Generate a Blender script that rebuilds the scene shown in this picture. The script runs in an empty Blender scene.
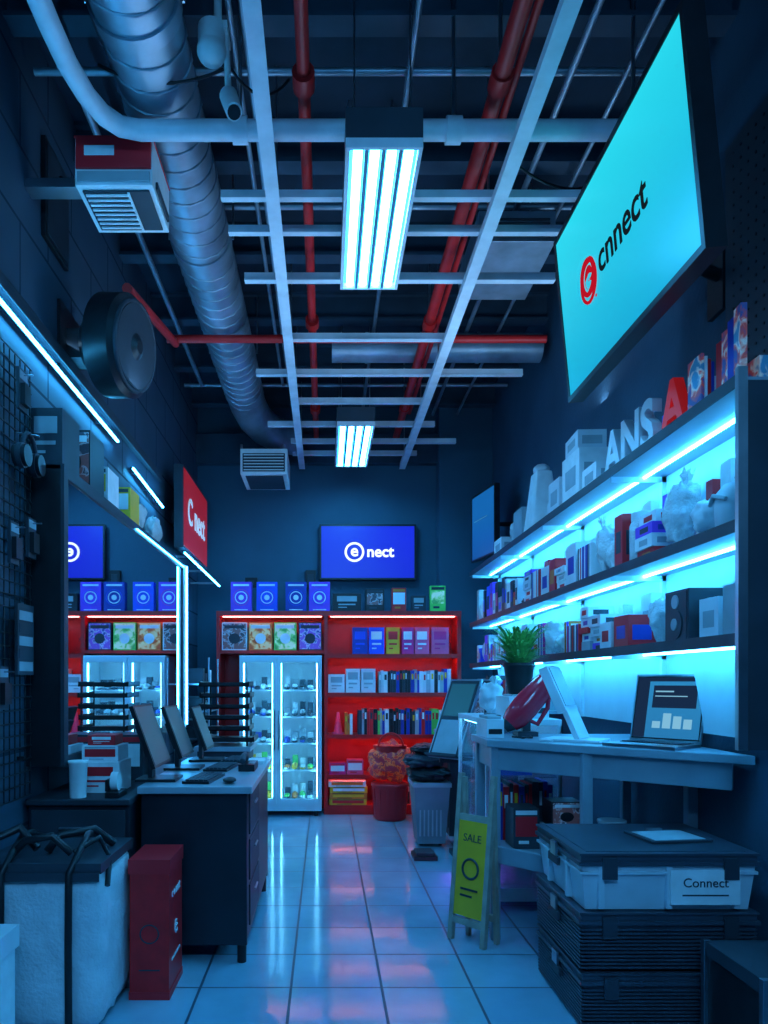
import bpy, math, random
from mathutils import Matrix, Vector, noise
random.seed(7)
R=random
scene=bpy.context.scene
COL=scene.collection

# ---------------------------------------------------------------- materials
def mat(name,c,rough=.5,metal=0,em=None,es=0,var=.12,vs=6,bump=0,bs=40,trans=0,ior=1.45,coat=0):
    m=bpy.data.materials.new(name); m.use_nodes=True
    nt=m.node_tree; b=nt.nodes['Principled BSDF']
    b.inputs['Roughness'].default_value=rough
    b.inputs['Metallic'].default_value=metal
    b.inputs['IOR'].default_value=ior
    if coat: b.inputs['Coat Weight'].default_value=coat
    if trans: b.inputs['Transmission Weight'].default_value=trans
    tc=nt.nodes.new('ShaderNodeTexCoord')
    if var>0:
        n=nt.nodes.new('ShaderNodeTexNoise'); n.inputs['Scale'].default_value=vs; n.inputs['Detail'].default_value=5
        nt.links.new(tc.outputs['Object'],n.inputs['Vector'])
        r=nt.nodes.new('ShaderNodeValToRGB')
        r.color_ramp.elements[0].position=.3; r.color_ramp.elements[1].position=.7
        r.color_ramp.elements[0].color=[v*(1-var) for v in c]+[1]
        r.color_ramp.elements[1].color=[min(1,v*(1+var)) for v in c]+[1]
        nt.links.new(n.outputs['Fac'],r.inputs['Fac']); nt.links.new(r.outputs['Color'],b.inputs['Base Color'])
    else: b.inputs['Base Color'].default_value=list(c)+[1]
    if bump>0:
        n2=nt.nodes.new('ShaderNodeTexNoise'); n2.inputs['Scale'].default_value=bs; n2.inputs['Detail'].default_value=4
        nt.links.new(tc.outputs['Object'],n2.inputs['Vector'])
        bp=nt.nodes.new('ShaderNodeBump'); bp.inputs['Strength'].default_value=bump; bp.inputs['Distance'].default_value=.02
        nt.links.new(n2.outputs['Fac'],bp.inputs['Height']); nt.links.new(bp.outputs['Normal'],b.inputs['Normal'])
    if em:
        b.inputs['Emission Color'].default_value=list(em)+[1]; b.inputs['Emission Strength'].default_value=es
    return m

def printmat(name,cols,scale=30,em=0):
    m=bpy.data.materials.new(name); m.use_nodes=True
    nt=m.node_tree; b=nt.nodes['Principled BSDF']; b.inputs['Roughness'].default_value=.35
    tc=nt.nodes.new('ShaderNodeTexCoord')
    n=nt.nodes.new('ShaderNodeTexNoise'); n.inputs['Scale'].default_value=scale; n.inputs['Detail'].default_value=4; n.inputs['Distortion'].default_value=.6
    nt.links.new(tc.outputs['Object'],n.inputs['Vector'])
    r=nt.nodes.new('ShaderNodeValToRGB'); cr=r.color_ramp; cr.interpolation='LINEAR'
    k=len(cols)
    cr.elements[0].position=.40; cr.elements[0].color=list(cols[0])+[1]
    cr.elements[1].position=.47; cr.elements[1].color=list(cols[1])+[1]
    for i in range(2,k):
        e=cr.elements.new(min(.95,.47+.06*(i-1))); e.color=list(cols[i])+[1]
    nt.links.new(n.outputs['Fac'],r.inputs['Fac']); nt.links.new(r.outputs['Color'],b.inputs['Base Color'])
    if em:
        nt.links.new(r.outputs['Color'],b.inputs['Emission Color']); b.inputs['Emission Strength'].default_value=em
    return m

def brickmat(name,axes,c1,c2,cm,w,h,mortar,rough,off=.5,bumpst=.3,ox=0,oy=0,roughvar=.0,spec=.5):
    m=bpy.data.materials.new(name); m.use_nodes=True
    nt=m.node_tree; b=nt.nodes['Principled BSDF']
    tc=nt.nodes.new('ShaderNodeTexCoord'); s=nt.nodes.new('ShaderNodeSeparateXYZ'); c=nt.nodes.new('ShaderNodeCombineXYZ')
    nt.links.new(tc.outputs['Object'],s.inputs[0])
    a1=nt.nodes.new('ShaderNodeMath'); a1.operation='ADD'; a1.inputs[1].default_value=ox
    a2=nt.nodes.new('ShaderNodeMath'); a2.operation='ADD'; a2.inputs[1].default_value=oy
    nt.links.new(s.outputs[axes[0]],a1.inputs[0]); nt.links.new(s.outputs[axes[1]],a2.inputs[0])
    nt.links.new(a1.outputs[0],c.inputs[0]); nt.links.new(a2.outputs[0],c.inputs[1])
    br=nt.nodes.new('ShaderNodeTexBrick'); br.offset=off; br.inputs['Scale'].default_value=1
    br.inputs['Brick Width'].default_value=w; br.inputs['Row Height'].default_value=h
    br.inputs['Mortar Size'].default_value=mortar; br.inputs['Mortar Smooth'].default_value=.2
    br.inputs['Color1'].default_value=list(c1)+[1]; br.inputs['Color2'].default_value=list(c2)+[1]; br.inputs['Mortar'].default_value=list(cm)+[1]
    nt.links.new(c.outputs[0],br.inputs['Vector'])
    n=nt.nodes.new('ShaderNodeTexNoise'); n.inputs['Scale'].default_value=3; n.inputs['Detail'].default_value=6
    nt.links.new(tc.outputs['Object'],n.inputs['Vector'])
    mx=nt.nodes.new('ShaderNodeMixRGB'); mx.blend_type='MULTIPLY'; mx.inputs['Fac'].default_value=.5
    nt.links.new(br.outputs['Color'],mx.inputs['Color1']); nt.links.new(n.outputs['Fac'],mx.inputs['Color2'])
    nt.links.new(mx.outputs[0],b.inputs['Base Color'])
    mr=nt.nodes.new('ShaderNodeMapRange'); mr.inputs['To Min'].default_value=max(.02,rough-roughvar); mr.inputs['To Max'].default_value=rough+roughvar+.02
    nt.links.new(n.outputs['Fac'],mr.inputs['Value'])
    ad=nt.nodes.new('ShaderNodeMath'); ad.operation='MULTIPLY_ADD'; ad.inputs[1].default_value=.4
    nt.links.new(br.outputs['Fac'],ad.inputs[0]); nt.links.new(mr.outputs[0],ad.inputs[2])
    nt.links.new(ad.outputs[0],b.inputs['Roughness'])
    inv=nt.nodes.new('ShaderNodeMath'); inv.operation='SUBTRACT'; inv.inputs[0].default_value=1
    nt.links.new(br.outputs['Fac'],inv.inputs[1])
    ns=nt.nodes.new('ShaderNodeMath'); ns.operation='MULTIPLY_ADD'; ns.inputs[1].default_value=.15
    nt.links.new(n.outputs['Fac'],ns.inputs[0]); nt.links.new(inv.outputs[0],ns.inputs[2])
    bp=nt.nodes.new('ShaderNodeBump'); bp.inputs['Strength'].default_value=bumpst; bp.inputs['Distance'].default_value=.004
    nt.links.new(ns.outputs[0],bp.inputs['Height']); nt.links.new(bp.outputs['Normal'],b.inputs['Normal'])
    b.inputs['Specular IOR Level'].default_value=spec
    return m

def emit(name,c,s):
    m=bpy.data.materials.new(name); m.use_nodes=True
    nt=m.node_tree; nt.nodes.clear()
    e=nt.nodes.new('ShaderNodeEmission'); e.inputs[0].default_value=list(c)+[1]; e.inputs[1].default_value=s
    o=nt.nodes.new('ShaderNodeOutputMaterial'); nt.links.new(e.outputs[0],o.inputs[0]); return m

def screenmat(name,c1,c2,s,axis='Z',lo=-.4,hi=.4):
    m=bpy.data.materials.new(name); m.use_nodes=True
    nt=m.node_tree; b=nt.nodes['Principled BSDF']; b.inputs['Base Color'].default_value=(.01,.01,.01,1); b.inputs['Roughness'].default_value=.3
    tc=nt.nodes.new('ShaderNodeTexCoord'); sp=nt.nodes.new('ShaderNodeSeparateXYZ'); nt.links.new(tc.outputs['Object'],sp.inputs[0])
    mr=nt.nodes.new('ShaderNodeMapRange'); mr.inputs['From Min'].default_value=lo; mr.inputs['From Max'].default_value=hi
    nt.links.new(sp.outputs[axis],mr.inputs['Value'])
    mx=nt.nodes.new('ShaderNodeMixRGB'); mx.inputs['Color1'].default_value=list(c1)+[1]; mx.inputs['Color2'].default_value=list(c2)+[1]
    nt.links.new(mr.outputs[0],mx.inputs['Fac']); nt.links.new(mx.outputs[0],b.inputs['Emission Color']); b.inputs['Emission Strength'].default_value=s
    return m

def glassmat(name,c,alpha,rough=.05):
    m=bpy.data.materials.new(name); m.use_nodes=True
    nt=m.node_tree; b=nt.nodes['Principled BSDF']; out=nt.nodes['Material Output']
    b.inputs['Base Color'].default_value=list(c)+[1]; b.inputs['Roughness'].default_value=rough
    t=nt.nodes.new('ShaderNodeBsdfTransparent'); mx=nt.nodes.new('ShaderNodeMixShader')
    mx.inputs[0].default_value=alpha
    nt.links.new(t.outputs[0],mx.inputs[1]); nt.links.new(b.outputs[0],mx.inputs[2]); nt.links.new(mx.outputs[0],out.inputs[0])
    return m

# ---------------------------------------------------------------- mesh builder
class MB:
    def __init__(s,name):
        s.name=name; s.v=[]; s.f=[]; s.mi=[]; s.sm=[]; s.mats=[]; s.M=Matrix.Identity(4)
    def add(s,vs,fs,m,smooth=False):
        if m not in s.mats: s.mats.append(m)
        k=s.mats.index(m); b=len(s.v)
        M=s.M
        s.v.extend([M@Vector(p) for p in vs])
        for f in fs: s.f.append([b+i for i in f]); s.mi.append(k); s.sm.append(smooth)
    def box(s,x0,x1,y0,y1,z0,z1,m):
        v=[(x0,y0,z0),(x1,y0,z0),(x1,y1,z0),(x0,y1,z0),(x0,y0,z1),(x1,y0,z1),(x1,y1,z1),(x0,y1,z1)]
        s.add(v,[(0,3,2,1),(4,5,6,7),(0,1,5,4),(1,2,6,5),(2,3,7,6),(3,0,4,7)],m)
    def taper(s,c0,d0,c1,d1,m):
        def q(c,d): return [(c[0]-d[0]/2,c[1]-d[1]/2,c[2]),(c[0]+d[0]/2,c[1]-d[1]/2,c[2]),(c[0]+d[0]/2,c[1]+d[1]/2,c[2]),(c[0]-d[0]/2,c[1]+d[1]/2,c[2])]
        s.add(q(c0,d0)+q(c1,d1),[(0,3,2,1),(4,5,6,7),(0,1,5,4),(1,2,6,5),(2,3,7,6),(3,0,4,7)],m)
    def cyl(s,p0,p1,r0,m,r1=None,n=16,caps=True):
        r1=r0 if r1 is None else r1
        p0=Vector(p0); p1=Vector(p1); d=(p1-p0).normalized()
        a=Vector((0,0,1)) if abs(d.z)<.9 else Vector((1,0,0))
        u=d.cross(a).normalized(); w=d.cross(u)
        v=[]
        for p,r in((p0,r0),(p1,r1)):
            for i in range(n):
                t=2*math.pi*i/n; v.append(p+u*(r*math.cos(t))+w*(r*math.sin(t)))
        s.add(v,[(i,(i+1)%n,n+(i+1)%n,n+i) for i in range(n)],m,True)
        if caps: s.add(v,[tuple(range(n))[::-1],tuple(range(n,2*n))],m)
    def tube(s,pts,r,m,n=8,closed=False,caps=True):
        pts=[Vector(p) for p in pts]; L=len(pts); v=[]; pu=None
        for i,p in enumerate(pts):
            a=pts[(i-1)%L] if (closed or i>0) else p; b=pts[(i+1)%L] if (closed or i<L-1) else p
            d=(b-a).normalized()
            if pu is None:
                q=Vector((0,0,1)) if abs(d.z)<.9 else Vector((1,0,0)); u=d.cross(q).normalized()
            else: u=(pu-d*pu.dot(d)).normalized()
            pu=u; w=d.cross(u); rr=r[i] if isinstance(r,(list,tuple)) else r
            for k in range(n):
                t=2*math.pi*k/n; v.append(p+u*(rr*math.cos(t))+w*(rr*math.sin(t)))
        f=[]
        for i in range(L if closed else L-1):
            j=(i+1)%L
            for k in range(n): f.append((i*n+k,i*n+(k+1)%n,j*n+(k+1)%n,j*n+k))
        s.add(v,f,m,True)
        if caps and not closed: s.add(v,[tuple(range(n))[::-1],tuple(range((L-1)*n,L*n))],m)
    def lathe(s,prof,c,m,n=24):
        v=[];L=len(prof)
        for r,z in prof:
            for k in range(n):
                t=2*math.pi*k/n; v.append((c[0]+r*math.cos(t),c[1]+r*math.sin(t),c[2]+z))
        f=[(i*n+k,i*n+(k+1)%n,(i+1)*n+(k+1)%n,(i+1)*n+k) for i in range(L-1) for k in range(n)]
        s.add(v,f,m,True); s.add(v,[tuple(range(n))[::-1],tuple(range((L-1)*n,L*n))],m)
    def ball(s,c,r,m,nu=16,nv=10,fn=None):
        if not isinstance(r,(tuple,list)): r=(r,r,r)
        v=[]
        for j in range(nv+1):
            ph=math.pi*j/nv
            for i in range(nu):
                t=2*math.pi*i/nu
                d=Vector((math.sin(ph)*math.cos(t),math.sin(ph)*math.sin(t),math.cos(ph)))
                k=fn(d) if fn else 1
                v.append((c[0]+d.x*r[0]*k,c[1]+d.y*r[1]*k,c[2]+d.z*r[2]*k))
        f=[(j*nu+i,(j+1)*nu+i,(j+1)*nu+(i+1)%nu,j*nu+(i+1)%nu) for j in range(nv) for i in range(nu)]
        s.add(v,f,m,True)
    def prism(s,poly,z0,z1,m):
        n=len(poly); v=[(p[0],p[1],z0) for p in poly]+[(p[0],p[1],z1) for p in poly]
        s.add(v,[tuple(range(n))[::-1],tuple(range(n,2*n))]+[(i,(i+1)%n,n+(i+1)%n,n+i) for i in range(n)],m)
    def ring(s,c,R0,r,m,n=28):
        s.tube([(c[0]+R0*math.cos(2*math.pi*i/n),c[1]+R0*math.sin(2*math.pi*i/n),c[2]) for i in range(n)],r,m,6,closed=True)
    def text(s,t,size,x,y,z,m,ext=.002,align='CENTER',bold=0.0):
        v,f=textgeo(t,size,ext,align,bold)
        s.add([(a+x,b+y,c+z) for a,b,c in v],f,m)
    def ground(s,z):
        lo=min(p.z for p in s.v)
        for p in s.v: p.z+=z-lo
    def done(s,bevel=0,seg=2):
        lo=Vector([min(p[i] for p in s.v) for i in range(3)]); hi=Vector([max(p[i] for p in s.v) for i in range(3)])
        o=Vector(((lo.x+hi.x)/2,(lo.y+hi.y)/2,lo.z))
        me=bpy.data.meshes.new(s.name+'_mesh'); me.from_pydata([p-o for p in s.v],[],s.f)
        for m in s.mats: me.materials.append(m)
        me.polygons.foreach_set('material_index',s.mi); me.polygons.foreach_set('use_smooth',s.sm); me.update()
        ob=bpy.data.objects.new(s.name,me); ob.location=o; COL.objects.link(ob)
        if bevel:
            b=ob.modifiers.new('bevel','BEVEL'); b.width=bevel; b.segments=seg; b.limit_method='ANGLE'; b.angle_limit=math.radians(50)
        return ob
_tc={}
def textgeo(t,size,ext,align,bold):
    k=(t,size,ext,align,bold)
    if k in _tc: return _tc[k]
    cu=bpy.data.curves.new('t','FONT'); cu.body=t; cu.size=size; cu.extrude=ext; cu.align_x=align; cu.align_y='CENTER'; cu.offset=bold; cu.resolution_u=4
    ob=bpy.data.objects.new('t',cu); COL.objects.link(ob)
    dg=bpy.context.evaluated_depsgraph_get(); dg.update()
    me=ob.evaluated_get(dg).to_mesh()
    r=([tuple(v.co) for v in me.vertices],[tuple(p.vertices) for p in me.polygons])
    ob.evaluated_get(dg).to_mesh_clear(); bpy.data.objects.remove(ob); bpy.data.curves.remove(cu)
    _tc[k]=r; return r
def frame(o,xd,yd):
    x=Vector(xd).normalized(); y=Vector(yd); y=(y-x*y.dot(x)).normalized(); z=x.cross(y)
    M=Matrix.Identity(4)
    for i in range(3): M[i][0]=x[i]; M[i][1]=y[i]; M[i][2]=z[i]; M[i][3]=o[i]
    return M
def F_cam(o): return frame(o,(1,0,0),(0,0,1))
def F_right(o): return frame(o,(0,1,0),(0,0,1))
def F_left(o): return frame(o,(0,-1,0),(0,0,1))
def RZ(o,deg): return Matrix.Translation(o)@Matrix.Rotation(math.radians(deg),4,'Z')

# ---------------------------------------------------------------- palette
M_wall=mat('wall_paint_slate',(.040,.095,.15),.7,var=.15,vs=2,bump=.15)
M_wallb=mat('wall_paint_back',(.042,.11,.165),.7,var=.1,vs=2,bump=.1)
M_wleft=brickmat('wall_block_left',(1,2),(.068,.13,.195),(.058,.115,.175),(.03,.055,.085),.62,.31,.008,.6)
M_ceil=mat('ceiling_dark',(.018,.035,.06),.9,var=.3,vs=3)
M_joist=mat('joist_dark',(.035,.065,.10),.6,var=.2)
M_floor=brickmat('floor_tile',(0,1),(.36,.66,.82),(.29,.58,.76),(.05,.11,.17),.36,.36,.006,.10,off=0,bumpst=.35,ox=.31,oy=.1,roughvar=.06,spec=.9)
M_white=mat('white_paint',(.72,.76,.80),.45,var=.08)
M_strut=mat('strut_paint',(.74,.78,.84),.45,var=.12,vs=9)
M_red=mat('red_lacquer',(.75,.016,.018),.35,var=.1)
M_redp=mat('red_pipe',(.75,.02,.02),.4,var=.2)
M_black=mat('black_plastic',(.012,.014,.018),.38,var=.2,vs=20)
M_dark=mat('dark_grey',(.035,.045,.06),.5,var=.2)
M_desk=mat('desk_black',(.014,.02,.03),.35,var=.2)
M_top=mat('desk_top',(.34,.42,.48),.28,var=.1)
M_steel=mat('steel',(.45,.5,.55),.3,1,var=.15,vs=8)
M_galv=mat('galvanised_duct',(.36,.44,.52),.42,.7,var=.3,vs=5,bump=.08,bs=12)
M_mirror=mat('mirror_glass',(.80,.88,.92),.015,1,var=0)
M_tube=emit('tube_glow',(.060,.46,1),40)
M_led=emit('led_glow',(.045,.46,1),44)
M_ledw=emit('led_glow_mirror',(.04,.40,1),24)
M_redfill=emit('red_shelf_fill',(1,.26,.24),11)  # added glow to brighten the red shelving, not a real LED
M_fled=emit('fridge_led',(.16,.65,1),20)
M_plast=mat('clear_plastic',(.90,.94,.96),.12,var=.08,bump=.8,bs=28,trans=.3)
M_cream=mat('carton_white',(.84,.87,.88),.55,var=.08,vs=15)
M_grey=mat('carton_grey',(.38,.44,.48),.5,var=.15)
M_yel=mat('yellow_card',(.9,.5,.03),.5,var=.1)
M_org=mat('orange_card',(.85,.22,.03),.45,var=.1)
M_green=mat('green_card',(.15,.75,.12),.45,var=.1)
M_mag=mat('magenta_card',(.8,.03,.25),.4,var=.1)
M_pink=mat('pink_card',(.9,.12,.30),.4,var=.1)
M_navy=mat('navy_card',(.02,.05,.40),.4,var=.1)
M_blue=mat('blue_card',(.03,.10,.85),.4,var=.1)
M_viol=mat('violet_card',(.26,.06,.75),.4,var=.15)
M_pwhite=mat('print_white',(.85,.88,.9),.4,var=0)
M_pred=mat('print_red',(.85,.02,.03),.4,var=0)
M_glass=glassmat('clear_glass',(.5,.75,.85),.10)
M_glass2=glassmat('case_glass',(.35,.6,.75),.28)
M_leaf=mat('leaf',(.16,.50,.12),.5,var=.4,vs=30)
M_soil=mat('soil',(.03,.02,.015),.9)
M_bag=mat('woven_sack',(.68,.74,.78),.6,var=.10,vs=10,bump=.35,bs=70)
P1=printmat('print_swirl',[(.03,.06,.35),(.55,.6,.8),(.25,.1,.6)],22,.08)
P2=printmat('print_poster',[(.05,.1,.3),(.8,.1,.08),(.85,.8,.7),(.05,.3,.5)],12,.05)
P3=printmat('print_warm',[(.6,.10,.02),(.9,.38,.1),(.95,.7,.35)],14,.08)
P4=printmat('print_green',[(.08,.45,.1),(.35,.8,.25),(.8,.9,.6)],14,.08)
P5=printmat('print_mono',[(.05,.06,.08),(.5,.55,.6),(.25,.12,.12)],20,.04)
P6=printmat('print_tartan',[(.6,.02,.02),(.8,.2,.05),(.3,.02,.05)],25,.10)

# ================================================================ ROOM
XL,XR,YB,YF,H=-1.25,1.6,7.35,-1.2,4.0
def shell(n,*a):
    m=MB(n); m.box(*a); return m.done()
shell('floor',XL-.1,XR+.1,YF-.1,YB+.1,-.1,0,M_floor)
shell('ceiling',XL-.1,XR+.1,YF-.1,YB+.1,H,H+.1,M_ceil)
shell('wall_left',XL-.1,XL,YF-.1,YB+.1,0,H,M_wleft)
shell('wall_right',XR,XR+.1,YF-.1,YB+.1,0,H,M_wall)
shell('wall_back',XL,XR,YB,YB+.1,0,H,M_wallb)
shell('wall_front',XL,XR,YF-.1,YF,0,H,M_wall)
m=MB('column'); m.box(1.09,XR,7.15,YB,0,H,M_wallb); m.done(.004)
m=MB('trim_1'); m.box(XL,1.09,7.25,YB,3.32,3.6,M_joist); m.done()
m=MB('baseboard_back'); m.box(XL,1.09,YB-.012,YB,0,.09,M_dark); m.done()
m=MB('baseboard_left'); m.box(XL,XL+.012,YF,YB-.02,0,.09,M_dark); m.done()
m=MB('baseboard_right'); m.box(XR-.012,XR,YF,7.14,0,.09,M_dark); m.done()
for i in range(9):
    y=.5+i*.82
    m=MB('joist')
    m.box(XL,XR,y-.05,y+.05,3.98,4.0,M_joist); m.box(XL,XR,y-.012,y+.012,3.82,3.98,M_joist); m.box(XL,XR,y-.05,y+.05,3.80,3.82,M_joist); m.done()

# ================================================================ CEILING GRID
def strut(mb,p,q,w=.04,h=.045):
    x0,x1=sorted((p[0],q[0])); y0,y1=sorted((p[1],q[1])); z=p[2]
    if abs(x1-x0)<1e-6: mb.box(x0-w/2,x0+w/2,y0,y1,z,z+h,M_strut); mb.box(x0-w/2-.006,x0+w/2+.006,y0,y1,z-.007,z-.0005,M_strut)
    else: mb.box(x0,x1,y0-w/2,y0+w/2,z,z+h,M_strut); mb.box(x0,x1,y0-w/2-.006,y0+w/2+.006,z-.007,z-.0005,M_strut)
m=MB('suspended_strut_grid')
for x in(-.22,.74): strut(m,(x,.2,3.25),(x,7.2,3.25),.045,.05)
for x0,x1,y in((-.42,1.2,3.92),(-.22,.74,4.60),(-.47,1.35,5.13),(-.22,.74,5.65),(-.47,.9,6.16),(-.30,1.15,6.6),(-.3,.85,6.95)):
    strut(m,(x0,y,3.308),(x1,y,3.308),.028,.035)
for x0,x1,y in((-.45,1.4,1.9),(-.45,1.5,3.25),(-.45,1.5,3.5)):
    strut(m,(x0,y,3.308),(x1,y,3.308),.022,.03)
for x in(-.22,.74):
    for y in(1,2.2,3.4,4.9,5.8,7.0): m.cyl((x,y,3.3),(x,y,4.0),.006,M_steel,n=6)
m.done()
m=MB('sprinkler_pipe')
for x in(-.08,.655): m.cyl((x,-.5,3.46),(x,6.9,3.46),.024 if x<0 else .032,M_redp,n=14)
m.cyl((.72,-.5,3.5),(.72,6.4,3.5),.016,M_redp,n=10)
m.cyl((-1.0,4.75,3.38),(1.4,4.75,3.38),.025,M_redp,n=14)
m.cyl((-.95,3.6,3.10),(-.95,4.77,3.36),.025,M_redp,n=10)
for x in(-.08,.655):
    m.cyl((x,4.75,3.38),(x,4.75,3.45),.025,M_redp,n=12)
    for y in(1.2,2.8,4.7,6.2):
        m.cyl((x,y-.04,3.46),(x,y+.04,3.46),.042,M_redp,n=14); m.cyl((x,y,3.46),(x,y,4),.008,M_steel,n=6)
m.done()
m=MB('conduit_pipe')
m.tube([(-.90,.2,3.36),(-.90,2.45,3.36),(-.895,2.60,3.36),(-.875,2.74,3.36),(-.84,2.84,3.36),(-.79,2.90,3.36),(-.72,2.92,3.36),(1.3,2.92,3.36)],.037,M_strut,14)
for x in(-.33,.5,1.2): m.cyl((x-.03,2.92,3.36),(x+.03,2.92,3.36),.048,M_strut,n=14); m.cyl((x,2.92,3.36),(x,2.92,4),.008,M_steel,n=6)
m.done()
m=MB('conduit_run')
for x,r,ye in((-.36,.012,6.4),(-.31,.012,6.4),(1.02,.016,7.1),(1.25,.012,7.1),(.35,.014,7.2),(-1.05,.018,6.4)): m.cyl((x,-.8,3.735),(x,ye,3.735),r,M_galv,n=8)
for y,r in((2.3,.016),(3.15,.016),(4.05,.016),(6.5,.016)): m.cyl((-1.22,y,3.775),(1.58,y,3.775),r,M_galv,n=10)
m.done()
m=MB('spiral_air_duct')
path=[(-.66,-.6,3.57)]+[(-.66,y*.5,3.57) for y in range(0,13)]+[(-.655,6.35,3.56),(-.62,6.6,3.53),(-.54,6.8,3.5),(-.42,6.95,3.48),(-.25,7.0,3.47)]
m.tube(path,.152,M_galv,28)
hel=[];y=.2
k=0
while y<6.2:
    t=k*2*math.pi/14; hel.append((-.66+.154*math.cos(t),y,3.57+.154*math.sin(t))); y+=.11/14; k+=1
m.tube(hel,.007,M_galv,5)
for y in(1.2,2.6,4.0,5.4):
    m.cyl((-.66,y-.03,3.57),(-.66,y+.03,3.57),.162,M_galv,n=28)
    m.cyl((-.83,y,3.57),(-.83,y,4),.006,M_steel,n=6); m.cyl((-.49,y,3.57),(-.49,y,4),.006,M_steel,n=6)
m.done()
m=MB('exhaust_duct'); m.cyl((.05,5.4,3.61),(1.55,5.4,3.61),.10,M_galv,n=20)
for x in(.3,.7,1.1): m.cyl((x-.01,5.4,3.61),(x+.01,5.4,3.61),.106,M_galv,n=20)
m.done()
m=MB('ceiling_cable')
for (a,b,sag) in (((-.84,2.78,3.50),(-.38,2.8,3.50),.06),((-.38,2.8,3.55),(-.15,3.1,3.7),.1),((-.2,4.0,3.36),(.3,4.3,3.6),.06),((.78,3.1,3.36),(1.3,3.4,3.5),.08),((-1.2,3.4,3.5),(-.86,3.2,3.45),.06)):
    a=Vector(a);b=Vector(b); m.tube([a.lerp(b,t/10)-Vector((0,0,sag*4*(t/10)*(1-t/10))) for t in range(11)],.006,M_black,6)
m.done()

# ================================================================ CEILING LIGHTS
M_louv=mat('louver_blue',(.10,.25,.35),.5,var=0)
def troffer(x,y0,y1,z,w):
    m=MB('troffer_light')
    m.box(x-w/2-.015,x+w/2+.015,y0,y1,z+.03,z+.14,M_dark)
    m.box(x-w/2-.015,x-w/2,y0,y1,z-.005,z+.03,M_strut); m.box(x+w/2,x+w/2+.015,y0,y1,z-.005,z+.03,M_strut)
    m.box(x-w/2,x+w/2,y0,y0+.015,z-.005,z+.03,M_strut); m.box(x-w/2,x+w/2,y1-.015,y1,z-.005,z+.03,M_strut)
    n=4; g=w/n
    m.box(x-w/2,x+w/2,y0+.015,y1-.015,z+.022,z+.03,M_louv)
    for i in range(n):
        cx=x-w/2+g*(i+.5); m.box(cx-g*.27,cx+g*.27,y0+.02,y1-.02,z+.006,z+.02,M_tube)
        if i<n-1: m.box(cx+g*.38,cx+g*.62,y0+.015,y1-.015,z-.004,z+.021,M_louv)
    for yy in(y0+.1,y1-.1):
        m.cyl((x-w/2+.02,yy,z+.14),(x-w/2+.02,yy,4),.004,M_steel,n=6); m.cyl((x+w/2-.02,yy,z+.14),(x+w/2-.02,yy,4),.004,M_steel,n=6)
    m.done()
troffer(.215,2.71,3.70,3.15,.25)
troffer(.235,5.68,6.78,3.15,.26)
troffer(.215,-.2,.9,3.15,.25)  # extra fixture added out of view to brighten the foreground
def area(name,loc,size,sy,power,col,dirv):
    l=bpy.data.lights.new(name,'AREA'); l.shape='RECTANGLE'; l.size=size; l.size_y=sy; l.energy=power; l.color=col
    o=bpy.data.objects.new(name,l); o.location=loc; o.rotation_euler=Vector(dirv).to_track_quat('-Z','Y').to_euler(); COL.objects.link(o); return o
area('fill_light',(1.50,4.3,2.75),.1,4.0,18,(.34,.66,1),(-.7,0,1))  # added fill washing the ceiling from the right, no fixture here
area('fill_light',(-1.19,3.6,2.80),.1,4.0,12,(.26,.60,1),(.6,0,1))  # added upward fill on the left side, no fixture here
area('fill_light',(.2,-.9,3.0),1.6,.3,34,(.11,.48,1),(0,1,-.35))  # added fill from behind the camera, no fixture here

# ================================================================ LEFT CEILING / WALL OBJECTS
m=MB('heater_unit')
m.box(-1.0,-.69,3.0,3.32,3.20,3.39,M_cream)
m.box(-.995,-.695,2.988,3.0,3.262,3.388,M_pred)
m.box(-1.003,-.687,2.992,3.322,3.385,3.394,M_pred)
m.box(-.99,-.70,2.99,3.0,3.21,3.25,M_grey)
m.M=F_cam((-.90,2.988,3.33)); m.box(-.06,.06,-.02,.02,0,.003,M_cream); m.M=Matrix.Identity(4)
m.box(-.98,-.71,3.03,3.29,3.192,3.199,M_dark)
for i in range(8): m.box(-.97,-.80,3.04+i*.031,3.052+i*.031,3.184,3.191,M_cream)
m.box(-.80,-.79,3.03,3.29,3.184,3.191,M_cream)
m.box(-.689,-.68,3.05,3.27,3.215,3.245,M_dark)
m.box(XL,-1.0,3.12,3.2,3.27,3.31,M_steel)
m.done(.006)
m=MB('drum_speaker')
c=Vector((-1.03,3.62,2.83)); d=Vector((1,-.22,-.12)).normalized()
def P(t): return c+d*t
m.cyl(P(-.10),P(-.02),.13,M_black,r1=.19,n=36); m.cyl(P(-.02),P(.10),.235,M_black,n=40); m.cyl(P(.10),P(.13),.235,M_black,r1=.20,n=40)
m.tube([P(.125)+ (Vector((0,0,1)).cross(d).normalized()*math.cos(t)+d.cross(Vector((0,0,1)).cross(d).normalized())*math.sin(t))*.20 for t in [2*math.pi*i/36 for i in range(36)]],.012,M_dark,6,closed=True)
m.cyl(P(.13),P(.134),.19,M_dark,n=36); m.cyl(P(.134),P(.15),.06,M_black,r1=.03,n=24)
m.box(XL,-1.10,3.58,3.72,2.76,2.90,M_black); m.box(XL,-1.235,3.50,3.80,2.66,3.0,M_black)
m.done()
m=MB('framed_poster'); m.M=F_right((XL,3.45,3.4)); m.box(-.15,.15,-.22,.22,0,.02,M_black); m.box(-.13,.13,-.2,.2,.02,.024,M_dark); m.done(.003)
m=MB('security_camera')
m.cyl((-.40,2.80,3.62),(-.40,2.80,4),.015,M_cream,n=10)
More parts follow.
